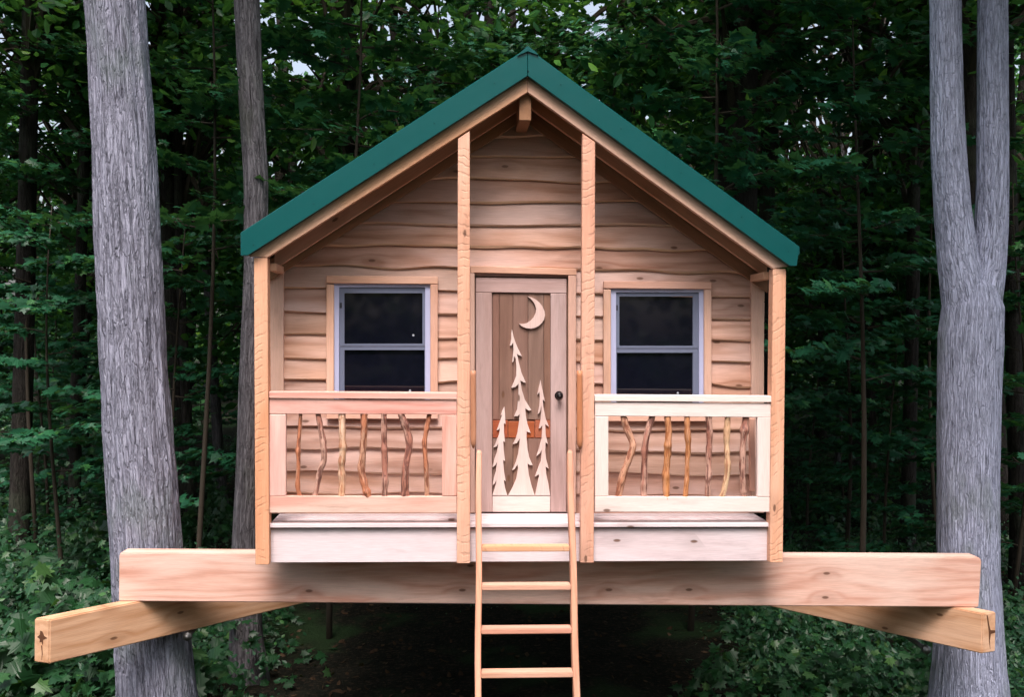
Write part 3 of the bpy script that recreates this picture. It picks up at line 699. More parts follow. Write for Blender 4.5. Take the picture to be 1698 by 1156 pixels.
# ================================================================== LADDER
def lad_y(py): return -.075-.5*(py-745)/411
lad = empty('ladder', tuple(at_y(875, 1156, lad_y(1156)+.02)))
tag(lad, 'wooden ladder with flat treads leaning up to the cabin doorway', 'ladder')
def rail_bar(xt, xb, w0, depth=.075):
    # front face quad follows the lean; top end rounded
    a, b = at_y(xt, 746, lad_y(746)), at_y(xb, 1156, lad_y(1156))
    b = b+(b-a)*.72      # runs on to the ground
    d = (b-a).normalized(); nrm = Vector((0, d.z, -d.y)).normalized()
    if nrm.y < 0: nrm = -nrm
    s_ = Vector((1, 0, 0))*w0/2
    bm = bmesh.new(); rows = []
    Ltot = (b-a).length; n = 26
    for i in range(n+1):
        t_ = (0, .008)[i] if i < 2 else (i-1)/(n-1); c_ = a+(b-a)*t_
        k = (.6, .9)[i] if i < 2 else 1
        wob = .0025*math.sin(t_*17+xt)
        ring = []
        ch = .006
        for (u_, v_) in ((-1, ch), (-1+ch*2/w0, 0), (1-ch*2/w0, 0), (1, ch), (1, depth-ch), (1-ch*2/w0, depth), (-1+ch*2/w0, depth), (-1, depth-ch)):
            ring.append(bm.verts.new(c_+s_*u_*k+nrm*(v_*k+(1-k)*depth/2)+Vector((wob, 0, 0))-(d*(0 if i else -.0))))
        rows.append(ring)
    for r1, r2 in zip(rows, rows[1:]):
        for j in range(8): bm.faces.new((r1[j], r1[(j+1) % 8], r2[(j+1) % 8], r2[j]))
    bm.faces.new(rows[0]); bm.faces.new(rows[-1][::-1])
    return finish('side_rail', bm, LADW, lad, d), (a, b)
_, (la, lb) = rail_bar(794.5, 793, .038)
_, (ra2, rb2) = rail_bar(945.5, 957, .040)
def on(a, b, py, y): # x on the rail at the depth of a rung
    t_ = (y-a.y)/(b.y-a.y); return a.x+(b.x-a.x)*t_
for py in (915.5, 980, 1052.5, 1125.5, 1203, 1287):
    y = lad_y(py)+.004; z = at_y(870, py, y).z
    xa_, xb_ = on(la, lb, py, y)+.0185, on(ra2, rb2, py, y)-.0195
    o = box('tread', (xa_, y, z), (xb_, y+.09, z+.034), LADW if py > 920 else POST, lad, (1, 0, 0), .005)

# ================================================================== SUPPORT BEAMS
MBY = .30
def beam(name, o4front, y, th, m):
    return
pts = [U(197, 917, MBY), U(1628, 925.5, MBY), U(1623, 1008, MBY), U(197, 998, MBY)]
pts[0] = (pts[0][0]+.012, pts[0][1]); 
pts = [pts[0], (pts[1][0]-.02, pts[1][1]+.004), (pts[1][0], pts[1][1]-.02), pts[2], pts[3], (pts[3][0], pts[0][1]-.015)]
bm = bmesh.new(); prism_bm(bm, pts, MBY, MBY+.14)
bmesh.ops.bevel(bm, geom=bm.edges[:], offset=.007, segments=2, affect='EDGES')
mb = finish('support_beam', bm, BEAM, None, (1, 0, 0)); tag(mb, 'long pinkish main beam running under the whole cabin between the two grey trunks', 'beam')
zbot = min(pts[3][1], pts[4][1])
def diag(Atop, Abot, far, endpx, m, label, length=4.3):
    zt = U(Atop[0], 998 if Atop[0] < 800 else 1007.5, MBY)[1]-.003
    A = at_z(Atop[0], Atop[1], zt)
    # bottom of the near vertical edge is straight below A
    lo_, hi_ = zt-.6, zt-.05
    for _ in range(40):
        mid = (lo_+hi_)/2
        if to_px((A.x, A.y, mid))[1] > Abot[1]: lo_ = mid
        else: hi_ = mid
    zbt = (lo_+hi_)/2
    Fp = at_z(far[0], far[1], zbt); d = Vector((Fp.x-A.x, Fp.y-A.y, 0)).normalized()
    E = at_z(endpx[0], endpx[1], zt)
    e = Vector((E.x-A.x, E.y-A.y, 0)); wv = e.length
    n = Vector((-d.y, d.x, 0));
    if n.dot(e) < 0: n = -n
    wv = max(.08, min(.16, abs(e.dot(n)))); e = e*(wv/abs(e.dot(n)))
    print('diag', A, E, 'h', zt-zbt, 'w', wv, 'dir', d)
    T = [A, A+d*length, A+d*length+n*wv, A+e]
    o = hexa('support_beam', [(p.x, p.y, zt) for p in T], [(p.x, p.y, zbt) for p in T], m, None, d, .008)
    tag(o, label, 'beam')
    # dark checks and a knot in the sawn end
    eu = e.normalized(); H_ = zt-zbt; fn = Vector((-d.x, -d.y, 0)); ew = e.length
    def endp(u_, v_, off): return A+eu*(u_*ew)+Vector((0, 0, -v_*H_))+fn*off
    def patch(name, pts):
        bm = bmesh.new(); f_ = [bm.verts.new(endp(a_, b_, .0012)) for a_, b_ in pts]; b2 = [bm.verts.new(endp(a_, b_, -.002)) for a_, b_ in pts]
        bm.faces.new(f_); bm.faces.new(b2[::-1])
        for i in range(len(pts)): bm.faces.new((f_[i], b2[i], b2[(i+1) % len(pts)], f_[(i+1) % len(pts)]))
        finish(name, bm, CRACK, o, (0, 0, 1))
    if Atop[0] < 800:
        patch('end_knot', [(.12, .42), (.32, .38), (.45, .28), (.58, .27), (.60, .36), (.78, .42), (.60, .46), (.62, .54), (.50, .52), (.42, .60), (.38, .47)])
        patch('crack', [(.45, .60), (.52, .60), (.46, .78), (.50, .94), (.42, .80)])
    else:
        patch('crack', [(.30, .06), (.38, .06), (.50, .30), (.60, .44), (.92, .46), (.96, .52), (.62, .54), (.56, .70), (.60, .92), (.50, .72), (.48, .50), (.42, .34)])
    return A, d, n, wv, zbt
dl = diag((82, 1028.5), (82, 1102), (509, 1000), (56.3, 1025.6), BEAMT, 'tan beam angling back under the left end of the main beam, square knotty end towards the left')
dr = diag((1629, 1018), (1629, 1085), (1268, 1004.5), (1652, 1015), BEAMT, 'tan beam with a cracked end angling back under the right end of the main beam')

# ================================================================== TREES
def leaf_template(kind):
    if kind == 'maple':
        R_ = [(0, 0), (.10, -.02), (.34, -.10), (.26, .14), (.52, .30), (.30, .40), (.26, .46), (.30, .66), (.12, .60), (0, 1.0)]
        right = [(x, y) for x, y in R_]
        V = [(0, 0, 0)]+[(x, y, 0) for x, y in R_[1:-1]]+[(0, 1.0, 0)]+[(-x, y, 0) for x, y in R_[1:-1]]
        n = len(R_)
        pr = list(range(n)); pl = [0]+[n-1]+list(range(2*n-3, n-1, -1))
        V = np.array(V, float); V[:, 2] = -.28*np.abs(V[:, 0])-.10*V[:, 1]**2
        V[:, 1] -= .35
        return V, [pr, pl]
    V = np.array([(0, -.5, 0), (.27, -.12, -.07), (.22, .22, -.08), (0, .5, -.05), (-.22, .22, -.08), (-.27, -.12, -.07)], float)
    return V, [[0, 1, 2, 3], [0, 3, 4, 5]]
TPL = {k: leaf_template(k) for k in ('maple', 'oval')}
def leaves_mesh(name, C, Nn, Dd, sz, kind, m, extra=None):
    """C centres, Nn normals, Dd tip directions, sz sizes"""
    T, P = TPL[kind]; n = len(C); k = len(T)
    Nn = Nn/np.linalg.norm(Nn, axis=1)[:, None]
    Dd = Dd-Nn*np.sum(Dd*Nn, axis=1)[:, None]; Dd /= np.linalg.norm(Dd, axis=1)[:, None]+1e-9
    X = np.cross(Dd, Nn)
    V = C[:, None, :]+sz[:, None, None]*(T[None, :, 0:1]*X[:, None, :]+T[None, :, 1:2]*Dd[:, None, :]+T[None, :, 2:3]*Nn[:, None, :])
    flat = np.concatenate([np.array(p) for p in P]); sizes = [len(p) for p in P]
    loops = (flat[None, :]+(np.arange(n)*k)[:, None]).ravel()
    rnd = np.repeat(rng.random(n), k)
    V = V.reshape(-1, 3); sizes = np.tile(sizes, n); mi = None; mats = [m]
    if extra:
        off = len(V); VV = [V]; lp = [loops]; sz2 = [sizes]; mi = [np.zeros(len(sizes), int)]
        for (V2, F2, G2, ns, n2) in extra:
            VV.append(V2); f = np.array(F2)+off; lp.append(f.ravel()); sz2.append(np.full(len(F2), 4)); mi.append(np.ones(len(F2), int)); off += len(V2)
        V = np.concatenate(VV); loops = np.concatenate(lp); sizes = np.concatenate(sz2); mi = np.concatenate(mi); mats = [m, TWIG]
        rnd = np.concatenate([rnd, np.zeros(len(V)-len(rnd))])
    return fast_mesh(name, V, loops, sizes, {'rnd': rnd}, mats, False, None, mi)
def unit(v): return v/np.linalg.norm(v)

GAPS = [(1385, 195, 80), (1345, 90, 50), (1440, 60, 45), (1310, 245, 45), (230, 45, 60), (15, 60, 45), (430, 60, 40), (505, 75, 50), (700, 55, 50), (645, 165, 45), (1000, 35, 26), (780, 15, 20), (860, 30, 16), (1690, 120, 40), (75, 215, 35), (325, 215, 35), (15, 480, 45), (1230, 30, 40), (1340, 200, 45), (110, 330, 35), (455, 290, 30), (560, 90, 30)]
def open_sky(x, y):
    # breaks in the canopy seen from the clearing: a few wide ones with ragged edges, and pinholes high up
    if y > 520: return False
    e = mnoise.noise(Vector((x*.035, y*.05, 4)))+.6*mnoise.noise(Vector((x*.11, y*.14, 8)))
    for a, b, c in GAPS:
        if (x-a)**2+((y-b)*1.1)**2 < (1.25*c*(1+1.1*e))**2: return mnoise.noise(Vector((x*.07, y*.11, 2))) > -.22
    return y < 420 and mnoise.noise(Vector((x*.05, y*.075, 12))) > .27+y*.0008
Rn = np.array([list(RT), list(UP), list(fw)])
def sky_mask(W):
    q = (W-np.array(CAMP)) @ Rn.T; z = np.maximum(q[:, 2], .1)
    px = 849+FPX*q[:, 0]/z; py = 578-FPX*q[:, 1]/z
    return np.array([not ((-20 < a < 1720 and -20 < b < 520) and open_sky(a, b)) for a, b in zip(px, py)])
def crown_mesh(name, rad, hgt, nclump, per, size, kind='oval', seed=0, flat=.35, m=None, jitter=.55):
    """crown centred on the origin: leaf layers gathered in clumps, open between them"""
    r = np.random.default_rng(seed); C, Nn, Dd = [], [], []; limbs = []
    for i in range(nclump):
        d = unit(r.normal(size=3)); q = r.random()**.45
        c = d*q*np.array([rad, rad, hgt/2])
        cr_ = rad*r.uniform(.16, .34)
        n = int(per*r.uniform(.5, 1.5))
        p = r.normal(size=(n, 3))*np.array([cr_, cr_, cr_*flat])*.6
        p[:, 2] -= .18*(p[:, 0]**2+p[:, 1]**2)/cr_
        C.append(c+p)
        nn = np.tile(np.array([0, 0, 1.]), (n, 1))+r.normal(size=(n, 3))*jitter
        Nn.append(nn); Dd.append(r.normal(size=(n, 3))+np.array([0, 0, -.5])+p*1.0)
        if i % 3 == 0 and q > .4:
            s0 = np.array([0, 0, -hgt*.45+r.uniform(0, .5)*hgt]); mid = (s0+c)/2+np.array([0, 0, .15*rad])
            path = [s0*(1-t_)**2+2*mid*t_*(1-t_)+c*t_*t_ for t_ in (0, .25, .5, .75, 1)]
            limbs.append(tube_arrays(path, [.06, .045, .033, .02, .008], 5))
    C = np.concatenate(C); sz = size*r.uniform(.6, 1.25, len(C)); Nn = np.concatenate(Nn); Dd = np.concatenate(Dd)
    me = leaves_mesh(name, C, Nn, Dd, sz, kind, m or LEAF, limbs)
    CDATA[me.name] = (C, Nn, Dd, sz, kind, m or LEAF, limbs)
    return me
def opened(me, loc, rz, s):
    """the crown as it stands at loc, without the leaves that would close a break in the canopy"""
    C, Nn, Dd, sz, kind, m, limbs = CDATA[me.name]
    c, q = math.cos(rz), math.sin(rz); W = C*s
    W = np.stack([W[:, 0]*c-W[:, 1]*q, W[:, 0]*q+W[:, 1]*c, W[:, 2]], 1)+np.array(loc)
    k = sky_mask(W)
    if k.mean() > .97: return me
    return leaves_mesh('crown', C[k], Nn[k], Dd[k], sz[k], kind, m, limbs)

CDATA = {}
CROWN = [crown_mesh('crown_a', 2.6, 5.5, 95, 60, .17, seed=1), crown_mesh('crown_b', 3.0, 6.5, 110, 58, .18, seed=2),
         crown_mesh('crown_c', 2.2, 7.5, 100, 55, .17, seed=3)]

def trunk_mesh(path, rad, nseg, furrow, m, seed, sub=None):
    P = np.array(path, float)
    if sub:
        s = np.linspace(0, len(P)-1, sub); idx = np.arange(len(P))
        # smooth interpolation
        Q = np.stack([np.interp(s, idx, P[:, k]) for k in range(3)], 1); Rr = np.interp(s, idx, rad)
        ker = np.ones(5)/5
        pad = lambda a: np.concatenate([[a[0]]*2, a, [a[-1]]*2])
        Q = np.stack([np.convolve(pad(Q[:, k]), ker, 'valid') for k in range(3)], 1)
    else: Q, Rr = P, np.array(rad)
    return tube_arrays(Q, Rr, nseg, 0, seed, furrow)

def tree(name, label, cat, pxpts, y, barkm, crown=0, ch=None, nseg=40, furrow=.05, sub=140, group=None, ctop=11.0, extra_tubes=None, cs=1.0, high=True):
    """pxpts: (cx, py, halfwidth px) from the top down, unprojected at depth y"""
    dist = (y+D)/fw.y
    path, rad = [], []
    for cx_, py, hw in pxpts:
        p = at_y(cx_, py, y); path.append((p.x, p.y, p.z)); rad.append(hw*(p-CAMP).dot(fw)/FPX)
    # continue down to the ground and up to the crown
    p = np.array(path[-1]); q = np.array(path[-2]); gz = ground_z(p[0], p[1])
    if p[2] > gz+.02:
        k = (p[2]-gz+.12)/max(.05, (q[2]-p[2])); d_ = (p-q)*k; d_[:2] = np.clip(d_[:2], -.35, .35)
        path.append(tuple(p+d_*.6)); rad.append(rad[-1]*1.06); path.append(tuple(p+d_)); rad.append(rad[-2]*1.45)
    p = np.array(path[0]); q = np.array(path[1]); sl2 = (p-q)/(p[2]-q[2])
    top = p+sl2*(ctop-p[2]); path.insert(0, tuple((p+top)/2)); rad.insert(0, rad[0]*.85); path.insert(0, tuple(top)); rad.insert(0, rad[0]*.5)
    path = path[::-1]; rad = rad[::-1]
    base = np.array([path[0][0], path[0][1], ground_z(path[0][0], path[0][1])])
    root = empty(name, tuple(base)); tag(root, label, cat, group)
    tb = trunk_mesh(path, rad, nseg, furrow, barkm, y+pxpts[0][0], sub)
    tbs = [(tb[0]-base,)+tb[1:]]
    for e in (extra_tubes or []): tbs.append((e[0]-base,)+e[1:])
    link('trunk', tubes_mesh('trunk', tbs, barkm, True), root)
    cz_ = Vector(np.array(path[-1])-base)+Vector((0, 0, .5)); rz_ = random.uniform(0, 6.28)
    c = link('crown', opened(CROWN[crown], tuple(cz_+Vector(base)), rz_, cs), root, cz_)
    c.scale = (cs, cs, cs); c.rotation_euler.z = rz_
    return root

# the two big grey trunks and the slim one
LT = [(189, -40, 45), (190, 0, 46), (199, 130, 48), (208, 260, 50), (214.5, 450, 52), (220, 560, 52.5), (224, 650, 53), (235, 800, 55.5), (244, 915, 56), (256, 1100, 60), (260, 1160, 63)]
tree('big_tree', 'thick furrowed grey trunk standing behind the left end of the main beam', 'tree', LT, .80, BARKL, 1, nseg=150, furrow=.075, sub=420, ctop=12)
RT_ = [(1613, 405, 53), (1614, 450, 52), (1609, 560, 50), (1607, 650, 49), (1605.5, 800, 47.5), (1606, 950, 48), (1607, 1100, 56), (1607, 1160, 62)]
def pxtube(pts, y, nseg, furrow, seed, sub):
    path, rad = [], []
    for cx_, py, hw in pts:
        p = at_y(cx_, py, y); path.append((p.x, p.y, p.z)); rad.append(hw*(p-CAMP).dot(fw)/FPX)
    return trunk_mesh(path, rad, nseg, furrow, None, seed, sub)
YR = .92
p_ = at_y(1575, -500, YR)
limbL = pxtube([(1560, -600, 15), (1568, -40, 24), (1568, 0, 24.5), (1570, 150, 25.5), (1573, 250, 27), (1580, 350, 28.5), (1588, 425, 31), (1600, 500, 35), (1604, 600, 34)], YR, 110, .05, 3, 260)
limbR = pxtube([(1660, -600, 14), (1646, -40, 22), (1646, 0, 22.5), (1646, 150, 23.5), (1646, 300, 25), (1644, 380, 26), (1638, 440, 28.5), (1625, 510, 33), (1612, 600, 33)], YR, 110, .05, 9, 260)
# main bole: built by tree(), stops under the fork
def forked():
    pth, rad = [], []
    for cx_, py, hw in [(1614, 446, 10), (1614, 475, 36), (1613, 510, 47)]+RT_[2:]:
        p = at_y(cx_, py, YR); pth.append((p.x, p.y, p.z)); rad.append(hw*(p-CAMP).dot(fw)/FPX)
    p = pth[-1]; gz = ground_z(p[0], p[1]); pth.append((p[0], p[1], (p[2]+gz)/2)); rad.append(rad[-1]*1.12); pth.append((p[0], p[1], gz-.1)); rad.append(rad[-1]*1.35)
    pth = pth[::-1]; rad = rad[::-1]
    base = np.array([pth[0][0], pth[0][1], gz]); root = empty('forked_tree', tuple(base))
    tag(root, 'big smooth grey tree forking into two limbs at the right end of the main beam', 'tree')
    tb = trunk_mesh(pth, rad, 150, .04, BARKR, 21, 300)
    link('trunk', tubes_mesh('trunk', [(t_[0]-base,)+t_[1:] for t_ in (tb, limbL, limbR)], BARKR), root)
    c = link('crown', CROWN[2], root, Vector(limbL[0][0]-base)+Vector((.3, -1.1, .6))); c.scale = (1.3, 1.3, 1)  # crown set forward, out of view, to shade the upper limbs
forked()
tree('slim_tree', 'slim grey brown trunk close behind the left post of the cabin', 'tree',
     [(408, -40, 20), (409, 0, 20.5), (416, 150, 20), (425, 300, 20), (424, 450, 19), (416, 650, 20), (411, 800, 20), (407, 900, 22), (408, 1060, 27), (415, 1150, 36)], 2.6, BARKB, 0, nseg=60, furrow=.05, sub=200, ctop=10)

BG = [ # px centre top, centre bottom, half width top/bottom, depth, label
 (52, 28, 13, 17, 6.5, 'dark trunk at the far left edge, nearly black against the leaves'),
 (148, 118, 8, 10, 8.5, 'thin dark trunk between the left edge and the thick furrowed trunk'),
 (285, 318, 6, 9, 9.0, 'dark slender trunk just right of the thick furrowed trunk'),
 (318, 372, 7, 9, 12.0, 'faint slender trunk between the furrowed trunk and the slim grey one'),
 (583, 560, 9, 11, 7.5, 'dark trunk rising behind the left roof slope, nearest the slim grey tree'),
 (655, 640, 6, 8, 10.5, 'thin dark trunk rising behind the middle of the left roof slope'),
 (772, 770, 8, 9, 12.0, 'dark trunk rising behind the left slope close to the roof peak'),
 (1042, 1048, 7, 9, 9.5, 'thin dark trunk rising behind the upper right roof slope'),
 (1222, 1212, 33, 40, 5.2, 'broad almost black trunk rising behind the lower right roof slope'),
 (1275, 1262, 11, 14, 8.0, 'narrow dark trunk immediately right of the broad black one'),
 (1438, 1446, 8, 9, 10.0, 'thin dark trunk in front of the bright sky gap at upper right'),
 (1516, 1508, 9, 12, 7.0, 'dark trunk just left of the forked grey tree'),
 (1668, 1690, 10, 14, 5.5, 'black trunk showing past the right limb of the forked tree'),
 (1611, 1611, 17, 17, 4.2, 'black trunk seen only through the fork of the grey tree'),
 (1400, 1392, 5, 6, 15.0, 'faint thin trunk left of the sky gap at upper right'),
]
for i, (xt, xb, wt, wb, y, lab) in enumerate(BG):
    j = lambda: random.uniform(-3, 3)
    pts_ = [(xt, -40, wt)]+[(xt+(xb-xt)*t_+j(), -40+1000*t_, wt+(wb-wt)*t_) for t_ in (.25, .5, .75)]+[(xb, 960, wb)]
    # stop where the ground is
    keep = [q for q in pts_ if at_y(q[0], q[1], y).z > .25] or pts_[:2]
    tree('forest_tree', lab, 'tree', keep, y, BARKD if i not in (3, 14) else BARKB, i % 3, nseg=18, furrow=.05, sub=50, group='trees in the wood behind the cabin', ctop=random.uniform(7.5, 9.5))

# more trees further back: alike, one shared label
far_trunk = []
for k in range(3):
    rs = np.random.default_rng(40+k); n = 14
    pth = [(0+.25*math.sin(i*.5+k), .2*math.cos(i*.37+k), -.2+i*.95) for i in range(n)]
    tbs = [tube_arrays(pth, [(.17 if i else .24)*(1-.045*i) for i in range(n)], 10, 0, k, .04)]
    for q in range(5):
        z0 = rs.uniform(2.5, 8); a = rs.uniform(0, 6.28); ln = rs.uniform(1, 2.4)
        i0 = int(z0/.95); s0 = np.array(pth[i0])
        tbs.append(tube_arrays([s0+np.array([math.cos(a)*ln*t_, math.sin(a)*ln*t_, ln*t_*.7]) for t_ in (0, .35, .7, 1)], [.05, .035, .022, .01], 5))
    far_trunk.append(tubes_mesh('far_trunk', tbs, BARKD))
spots = []
rs = random.Random(5)
while len(spots) < 62:
    y = rs.uniform(9, 34); x = rs.uniform(-.62, .72)*(y+D)+.3
    if all((x-a)**2+(y-b)**2 > 3.4 for a, b in spots): spots.append((x, y))
for i, (x, y) in enumerate(spots):
    r_ = empty('far_tree', (x, y, ground_z(x, y)))
    tag(r_, 'dark slender forest tree among many alike deep in the wood', 'tree', 'far trees deep in the wood')
    s_ = rs.uniform(.8, 1.15); a_ = rs.uniform(0, 6.28)
    t_ = link('trunk', far_trunk[i % 3], r_); t_.rotation_euler.z = a_; t_.scale = (s_, s_, 1)
    hz = rs.uniform(5.5, 9.5); cs = rs.uniform(.9, 1.35)
    c_ = link('crown', opened(CROWN[(i*7) % 3], (x, y, ground_z(x, y)+hz), a_*2, cs), r_, (0, 0, hz)); c_.rotation_euler.z = a_*2; c_.scale = (cs, cs, cs)

# ================================================================== MAPLE SAPLINGS (understorey)
def sapling_mesh(seed, H, nb, ln, size=.12, kind='maple', m=None):
    size *= 1.2; r = np.random.default_rng(seed); C, Nn, Dd = [], [], []; tubes = []
    stem = [np.array([.12*math.sin(z*.8+seed), .10*math.cos(z*.7+seed), z]) for z in np.linspace(0, H, 9)]
    for i in range(nb):
        z = H*(.22+.78*(i+r.random())/nb); s0 = np.array([np.interp(z, np.linspace(0, H, 9), [q[k] for q in stem]) for k in range(3)])
        a = i*2.4+r.uniform(-.4, .4); L_ = ln*r.uniform(.6, 1.15)*(1-.35*(z/H)**2)
        d = np.array([math.cos(a), math.sin(a), .22]); n = 9; pth = []
        for k in range(n):
            t_ = k/(n-1); q = s0+d*L_*t_+np.array([0, 0, -.22*L_*t_*t_])+r.normal(size=3)*.015; pth.append(q)
        tubes.append(tube_arrays(pth, list(np.linspace(.011, .003, n)), 4))
        side = np.array([-math.sin(a), math.cos(a), 0])
        for k in range(1, n):
            for sgn in (-1, 1):
                tw = L_*.42*(1-.6*k/n)*r.uniform(.5, 1.2); m_ = int(2+tw/.065)
                dd = unit(side*sgn+d*.8+np.array([0, 0, r.uniform(-.15, .15)]))
                tubes.append(tube_arrays([pth[k], pth[k]+dd*tw*.5, pth[k]+dd*tw+np.array([0, 0, -.03])], [.004, .003, .0015], 3))
                for h in range(m_):
                    q = pth[k]+dd*tw*(h+1)/m_+r.normal(size=3)*np.array([.03, .03, .015])
                    C.append(q); Nn.append(np.array([0, -.30, 1.])+r.normal(size=3)*.32); Dd.append(dd+r.normal(size=3)*.6+np.array([0, 0, -.35]))
    C = np.array(C); sz = size*r.uniform(.6, 1.3, len(C))
    lm = leaves_mesh('foliage', C, np.array(Nn), np.array(Dd), sz, kind, m or LEAFN, tubes)
    st = tubes_mesh('stem', [tube_arrays(stem, list(np.linspace(.032, .006, 9)), 8, 0, seed, .05)], TWIG)
    return lm, st, len(C)
SAP = [sapling_mesh(1, 5.2, 20, 1.7), sapling_mesh(2, 4.4, 18, 1.5), sapling_mesh(3, 6.2, 24, 1.6)]
print('sapling leaves', [s[2] for s in SAP])
SL = [ # px of the crown's middle, py middle, depth, variant, scale, label
 (340, 150, 3.6, 0, 1.0, 'leafy maple sapling between the furrowed trunk and the slim grey trunk'),
 (300, 600, 5.0, 1, .95, 'low maple sapling in the gap between furrowed trunk and left post'),
 (95, 560, 4.8, 1, .9, 'maple sapling with flat leaf sprays left of the furrowed trunk'),
 (60, 190, 6.5, 2, 1.0, 'tall maple sapling in the upper left corner'),
 (575, 150, 3.9, 0, 1.15, 'maple sapling above the left roof slope'),
 (720, 60, 7.0, 2, .9, 'maple sapling near the top edge left of the roof peak'),
 (1010, 60, 5.5, 2, .95, 'maple sapling above the right roof slope next to the peak'),
 (1170, 100, 3.7, 0, 1.2, 'large leaved maple sapling above the middle of the right roof slope'),
 (1420, 320, 2.8, 1, 1.1, 'maple sapling with bright sprays left of the forked tree fork'),
 (1400, 520, 6.0, 0, 1.0, 'maple sapling right of the right post at window height'),
 (1480, 720, 5.0, 1, .8, 'low maple sapling left of the forked trunk at railing height'),
 (1690, 600, 4.6, 2, .9, 'maple sapling at the right edge beyond the forked trunk'),
 (1350, 760, 7.5, 1, .9, 'shaded maple sapling behind the right corner post'),
 (200, 780, 7.0, 1, .9, 'shaded maple sapling behind the furrowed trunk'),
 (900, 20, 8.5, 0, 1.0, 'distant maple sapling directly over the roof peak'),
 (1560, 60, 8.0, 2, 1.0, 'distant maple sapling between the forked tree and the sky gap'),
]
CAN = 0
for (px, py, y, vi, sc_, lab) in SL:
    H = (5.2, 4.4, 6.2)[vi]*sc_
    p = at_y(px, py, y); gz = ground_z(p.x, y)
    r_ = empty('maple_sapling', (p.x, y, gz)); tag(r_, lab, 'sapling', 'maple saplings under the trees')
    # a sapling's leafy part is centred at about 0.62 of its height: stretch the bare stem below it where needed
    lift = p.z-gz-.62*H
    f_ = link('foliage', SAP[vi][0], r_, (0, 0, lift)); s2 = link('stem', SAP[vi][1], r_, (0, 0, 0))
    a_ = random.uniform(0, 6.28); f_.rotation_euler.z = a_; f_.scale = (sc_, sc_, sc_)
    s2.rotation_euler.z = a_; s2.scale = (sc_, sc_, max(.15, (H+lift)/(5.2, 4.4, 6.2)[vi]))

rs = random.Random(21)
for i in range(44):
    y = rs.uniform(8, 26); x = rs.uniform(-.58, .66)*(y+D)+.3; vi = i % 3; k = rs.uniform(.45, 1.0)
    r_ = empty('far_sapling', (x, y, ground_z(x, y))); tag(r_, 'small dark maple sapling among many alike deep in the wood', 'sapling', 'small saplings deep in the wood')
    a_ = rs.uniform(0, 6.28)
    for nm, me_, dz_ in (('foliage', SAP[vi][0], -.3), ('stem', SAP[vi][1], 0)):
        o_ = link(nm, me_, r_, (0, 0, dz_)); o_.rotation_euler.z = a_; o_.scale = (k, k, k)

# ================================================================== UNDERGROWTH, LITTER, FAR WOOD
def undergrowth():
    r = np.random.default_rng(9); C, Nn, Dd, sz = [], [], [], []
    for i in range(3300):
        y = 1.2+abs(r.normal())*5.0 if r.random() < .62 else r.uniform(3, 30)
        x = r.uniform(-.60, .66)*(y+D)+.2
        # thin under the middle: plants left out to imitate the deep shade there
        pxx = to_px((x, y, .3))[0]
        if 430 < pxx < 1250 and y < 17 and r.random() < .985: continue
        if 330 < pxx < 430 and r.random() < .5: continue
        if pxx > 300 and mnoise.noise(Vector((x*.55, y*.4, 7))) < -.12: continue
        h = r.uniform(.15, .8)*(1.5 if pxx < 400 else 1.0)*(1.5 if r.random() < .12 else 1); gz = ground_z(x, y); n = int(r.uniform(22, 60)*(1 if pxx < 420 else 1.7))
        rad_ = r.uniform(.2, .5)
        p = r.normal(size=(n, 3))*np.array([rad_, rad_, 0])*.6
        p[:, 2] = np.maximum(.02, h*(r.random(n)**.6)*np.exp(-(p[:, 0]**2+p[:, 1]**2)/(rad_*rad_*1.5)))
        C.append(p+np.array([x, y, gz])); Nn.append(np.array([0, -.45, 1.])+r.normal(size=(n, 3))*.45)
        Dd.append(p*np.array([2, 2, 0])+r.normal(size=(n, 3))*.4+np.array([0, 0, -.4])); sz.append((r.choice([.05, .07, .10, .15, .19], p=[.28, .30, .25, .12, .05]) if pxx < 420 else r.choice([.035, .05, .07, .10]))*r.uniform(.7, 1.2, n))
    C = np.concatenate(C)
    Nn, Dd, sz = np.concatenate(Nn), np.concatenate(Dd), np.concatenate(sz); k = sz > .075
    return (leaves_mesh('undergrowth', C[~k], Nn[~k], Dd[~k], sz[~k], 'oval', LEAFU), leaves_mesh('maple_seedlings', C[k], Nn[k], Dd[k], sz[k]*1.1, 'maple', LEAFU))
ug = undergrowth()
o = link('undergrowth', ug[0]); tag(o, 'low green small leaved plants covering the forest floor', 'undergrowth', kind='stuff')
o = link('maple_seedlings', ug[1]); tag(o, 'knee high maple seedlings with broad leaves over the undergrowth', 'seedlings', kind='stuff')
def litter():
    r = np.random.default_rng(10); n = 3500
    y = r.uniform(-1.5, 16, n); x = r.uniform(-.55, .6, n)*(y+D)
    C = np.array([[a, b, ground_z(a, b)+.012] for a, b in zip(x, y)])
    return leaves_mesh('leaf_litter', C, np.array([0, 0, 1.])+r.normal(size=(n, 3))*.35, r.normal(size=(n, 3)), r.uniform(.05, .10, n), 'oval', LITTER)
LITTER = leafmat('dry_leaf', (.035, .020, .012), (.06, .036, .02), (.10, .065, .04), .1, .8, .1)
o = link('leaf_litter', litter()); tag(o, 'brown dead leaves lying on the forest floor', 'leaf litter', kind='stuff')
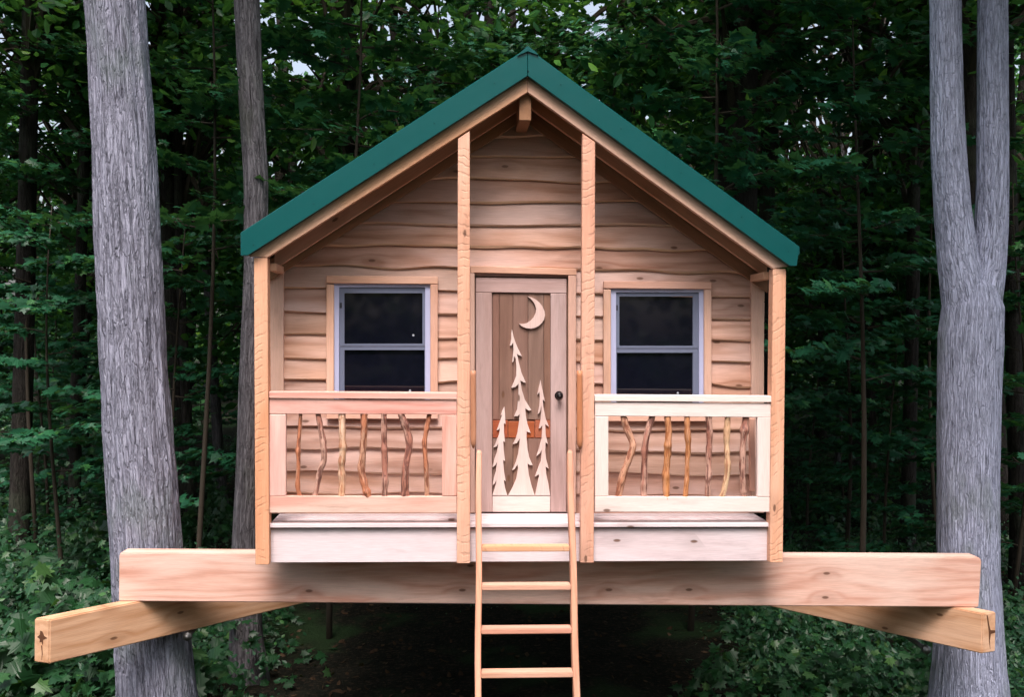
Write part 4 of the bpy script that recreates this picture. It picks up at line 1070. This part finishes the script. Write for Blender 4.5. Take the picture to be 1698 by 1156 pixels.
def farwood():
    r = np.random.default_rng(12); C, Nn, Dd, sz = [], [], [], []
    for i in range(2600):
        a = r.uniform(-.80, .85); dist = r.uniform(36, 56); x = CX+math.sin(a)*dist; y = -D+math.cos(a)*dist
        z = 17*r.random()**1.25; gz = ground_z(x, y)
        n = int(r.uniform(18, 46)*(1 if z < 7 else .5)); c_ = np.array([x, y, gz+z]); rad_ = r.uniform(.5, 1.5)
        C.append(c_+r.normal(size=(n, 3))*np.array([rad_, rad_, rad_*.45])); Nn.append(np.array([0, -.3, 1.])+r.normal(size=(n, 3))*.6)
        Dd.append(r.normal(size=(n, 3))); sz.append(r.uniform(.30, .55, n))
    C = np.concatenate(C); k = sky_mask(C)
    return leaves_mesh('far_wood', C[k], np.concatenate(Nn)[k], np.concatenate(Dd)[k], np.concatenate(sz)[k], 'oval', LEAF)
o = link('far_wood', farwood()); tag(o, 'leafy mass of the wood far behind the trunks', 'wood', kind='stuff')

def skyblockwood():  # unseen leaf mass behind the camera, made tall to block low sky light
    r = np.random.default_rng(14); C, Nn, Dd, sz = [], [], [], []
    for i in range(1500):
        a = r.uniform(-1.25, 1.25); dist = r.uniform(15, 21); x = CX+math.sin(a)*dist; y = -D-math.cos(a)*dist
        z = 14.5*r.random(); n = int(r.uniform(16, 34)); rad_ = r.uniform(.5, 1.3)
        C.append(np.array([x, y, ground_z(x, y)+z])+r.normal(size=(n, 3))*np.array([rad_, rad_, rad_*.5])); Nn.append(np.array([0, .3, 1.])+r.normal(size=(n, 3))*.6)
        Dd.append(r.normal(size=(n, 3))); sz.append(r.uniform(.35, .6, n))
    return leaves_mesh('sky_blocking_wood', np.concatenate(C), np.concatenate(Nn), np.concatenate(Dd), np.concatenate(sz), 'oval', LEAF)
o = link('sky_blocking_wood', skyblockwood()); tag(o, 'unseen leafy mass behind the camera, added to darken pane reflections and block low sky', 'wood', kind='stuff')

# ================================================================== BOLTS in the two carrying trees
def bolt(px, py, y, label, ln=.16):
    c_ = at_y(px, py, y); root = empty('tree_bolt', (c_.x, c_.y, c_.z-.03)); tag(root, label, 'bolt')
    P = [(0, ln, .03), (0, 0, .03)]
    link('shank', tubes_mesh('shank', [tube_arrays(P, [.019, .019], 12)], STEEL), root)
    link('nut', tubes_mesh('nut', [tube_arrays([(0, .02, .03), (0, .05, .03)], [.034, .034], 6)], STEEL), root)
bolt(1540, 1080, .50, 'short grey steel bolt under the right angled beam by the forked tree', .40)
bolt(309, 1058, .50, 'short grey steel bolt under the left angled beam in front of the furrowed trunk', .40)
tot = sum(len(m_.loops) for m_ in bpy.data.meshes); print('loops', tot)
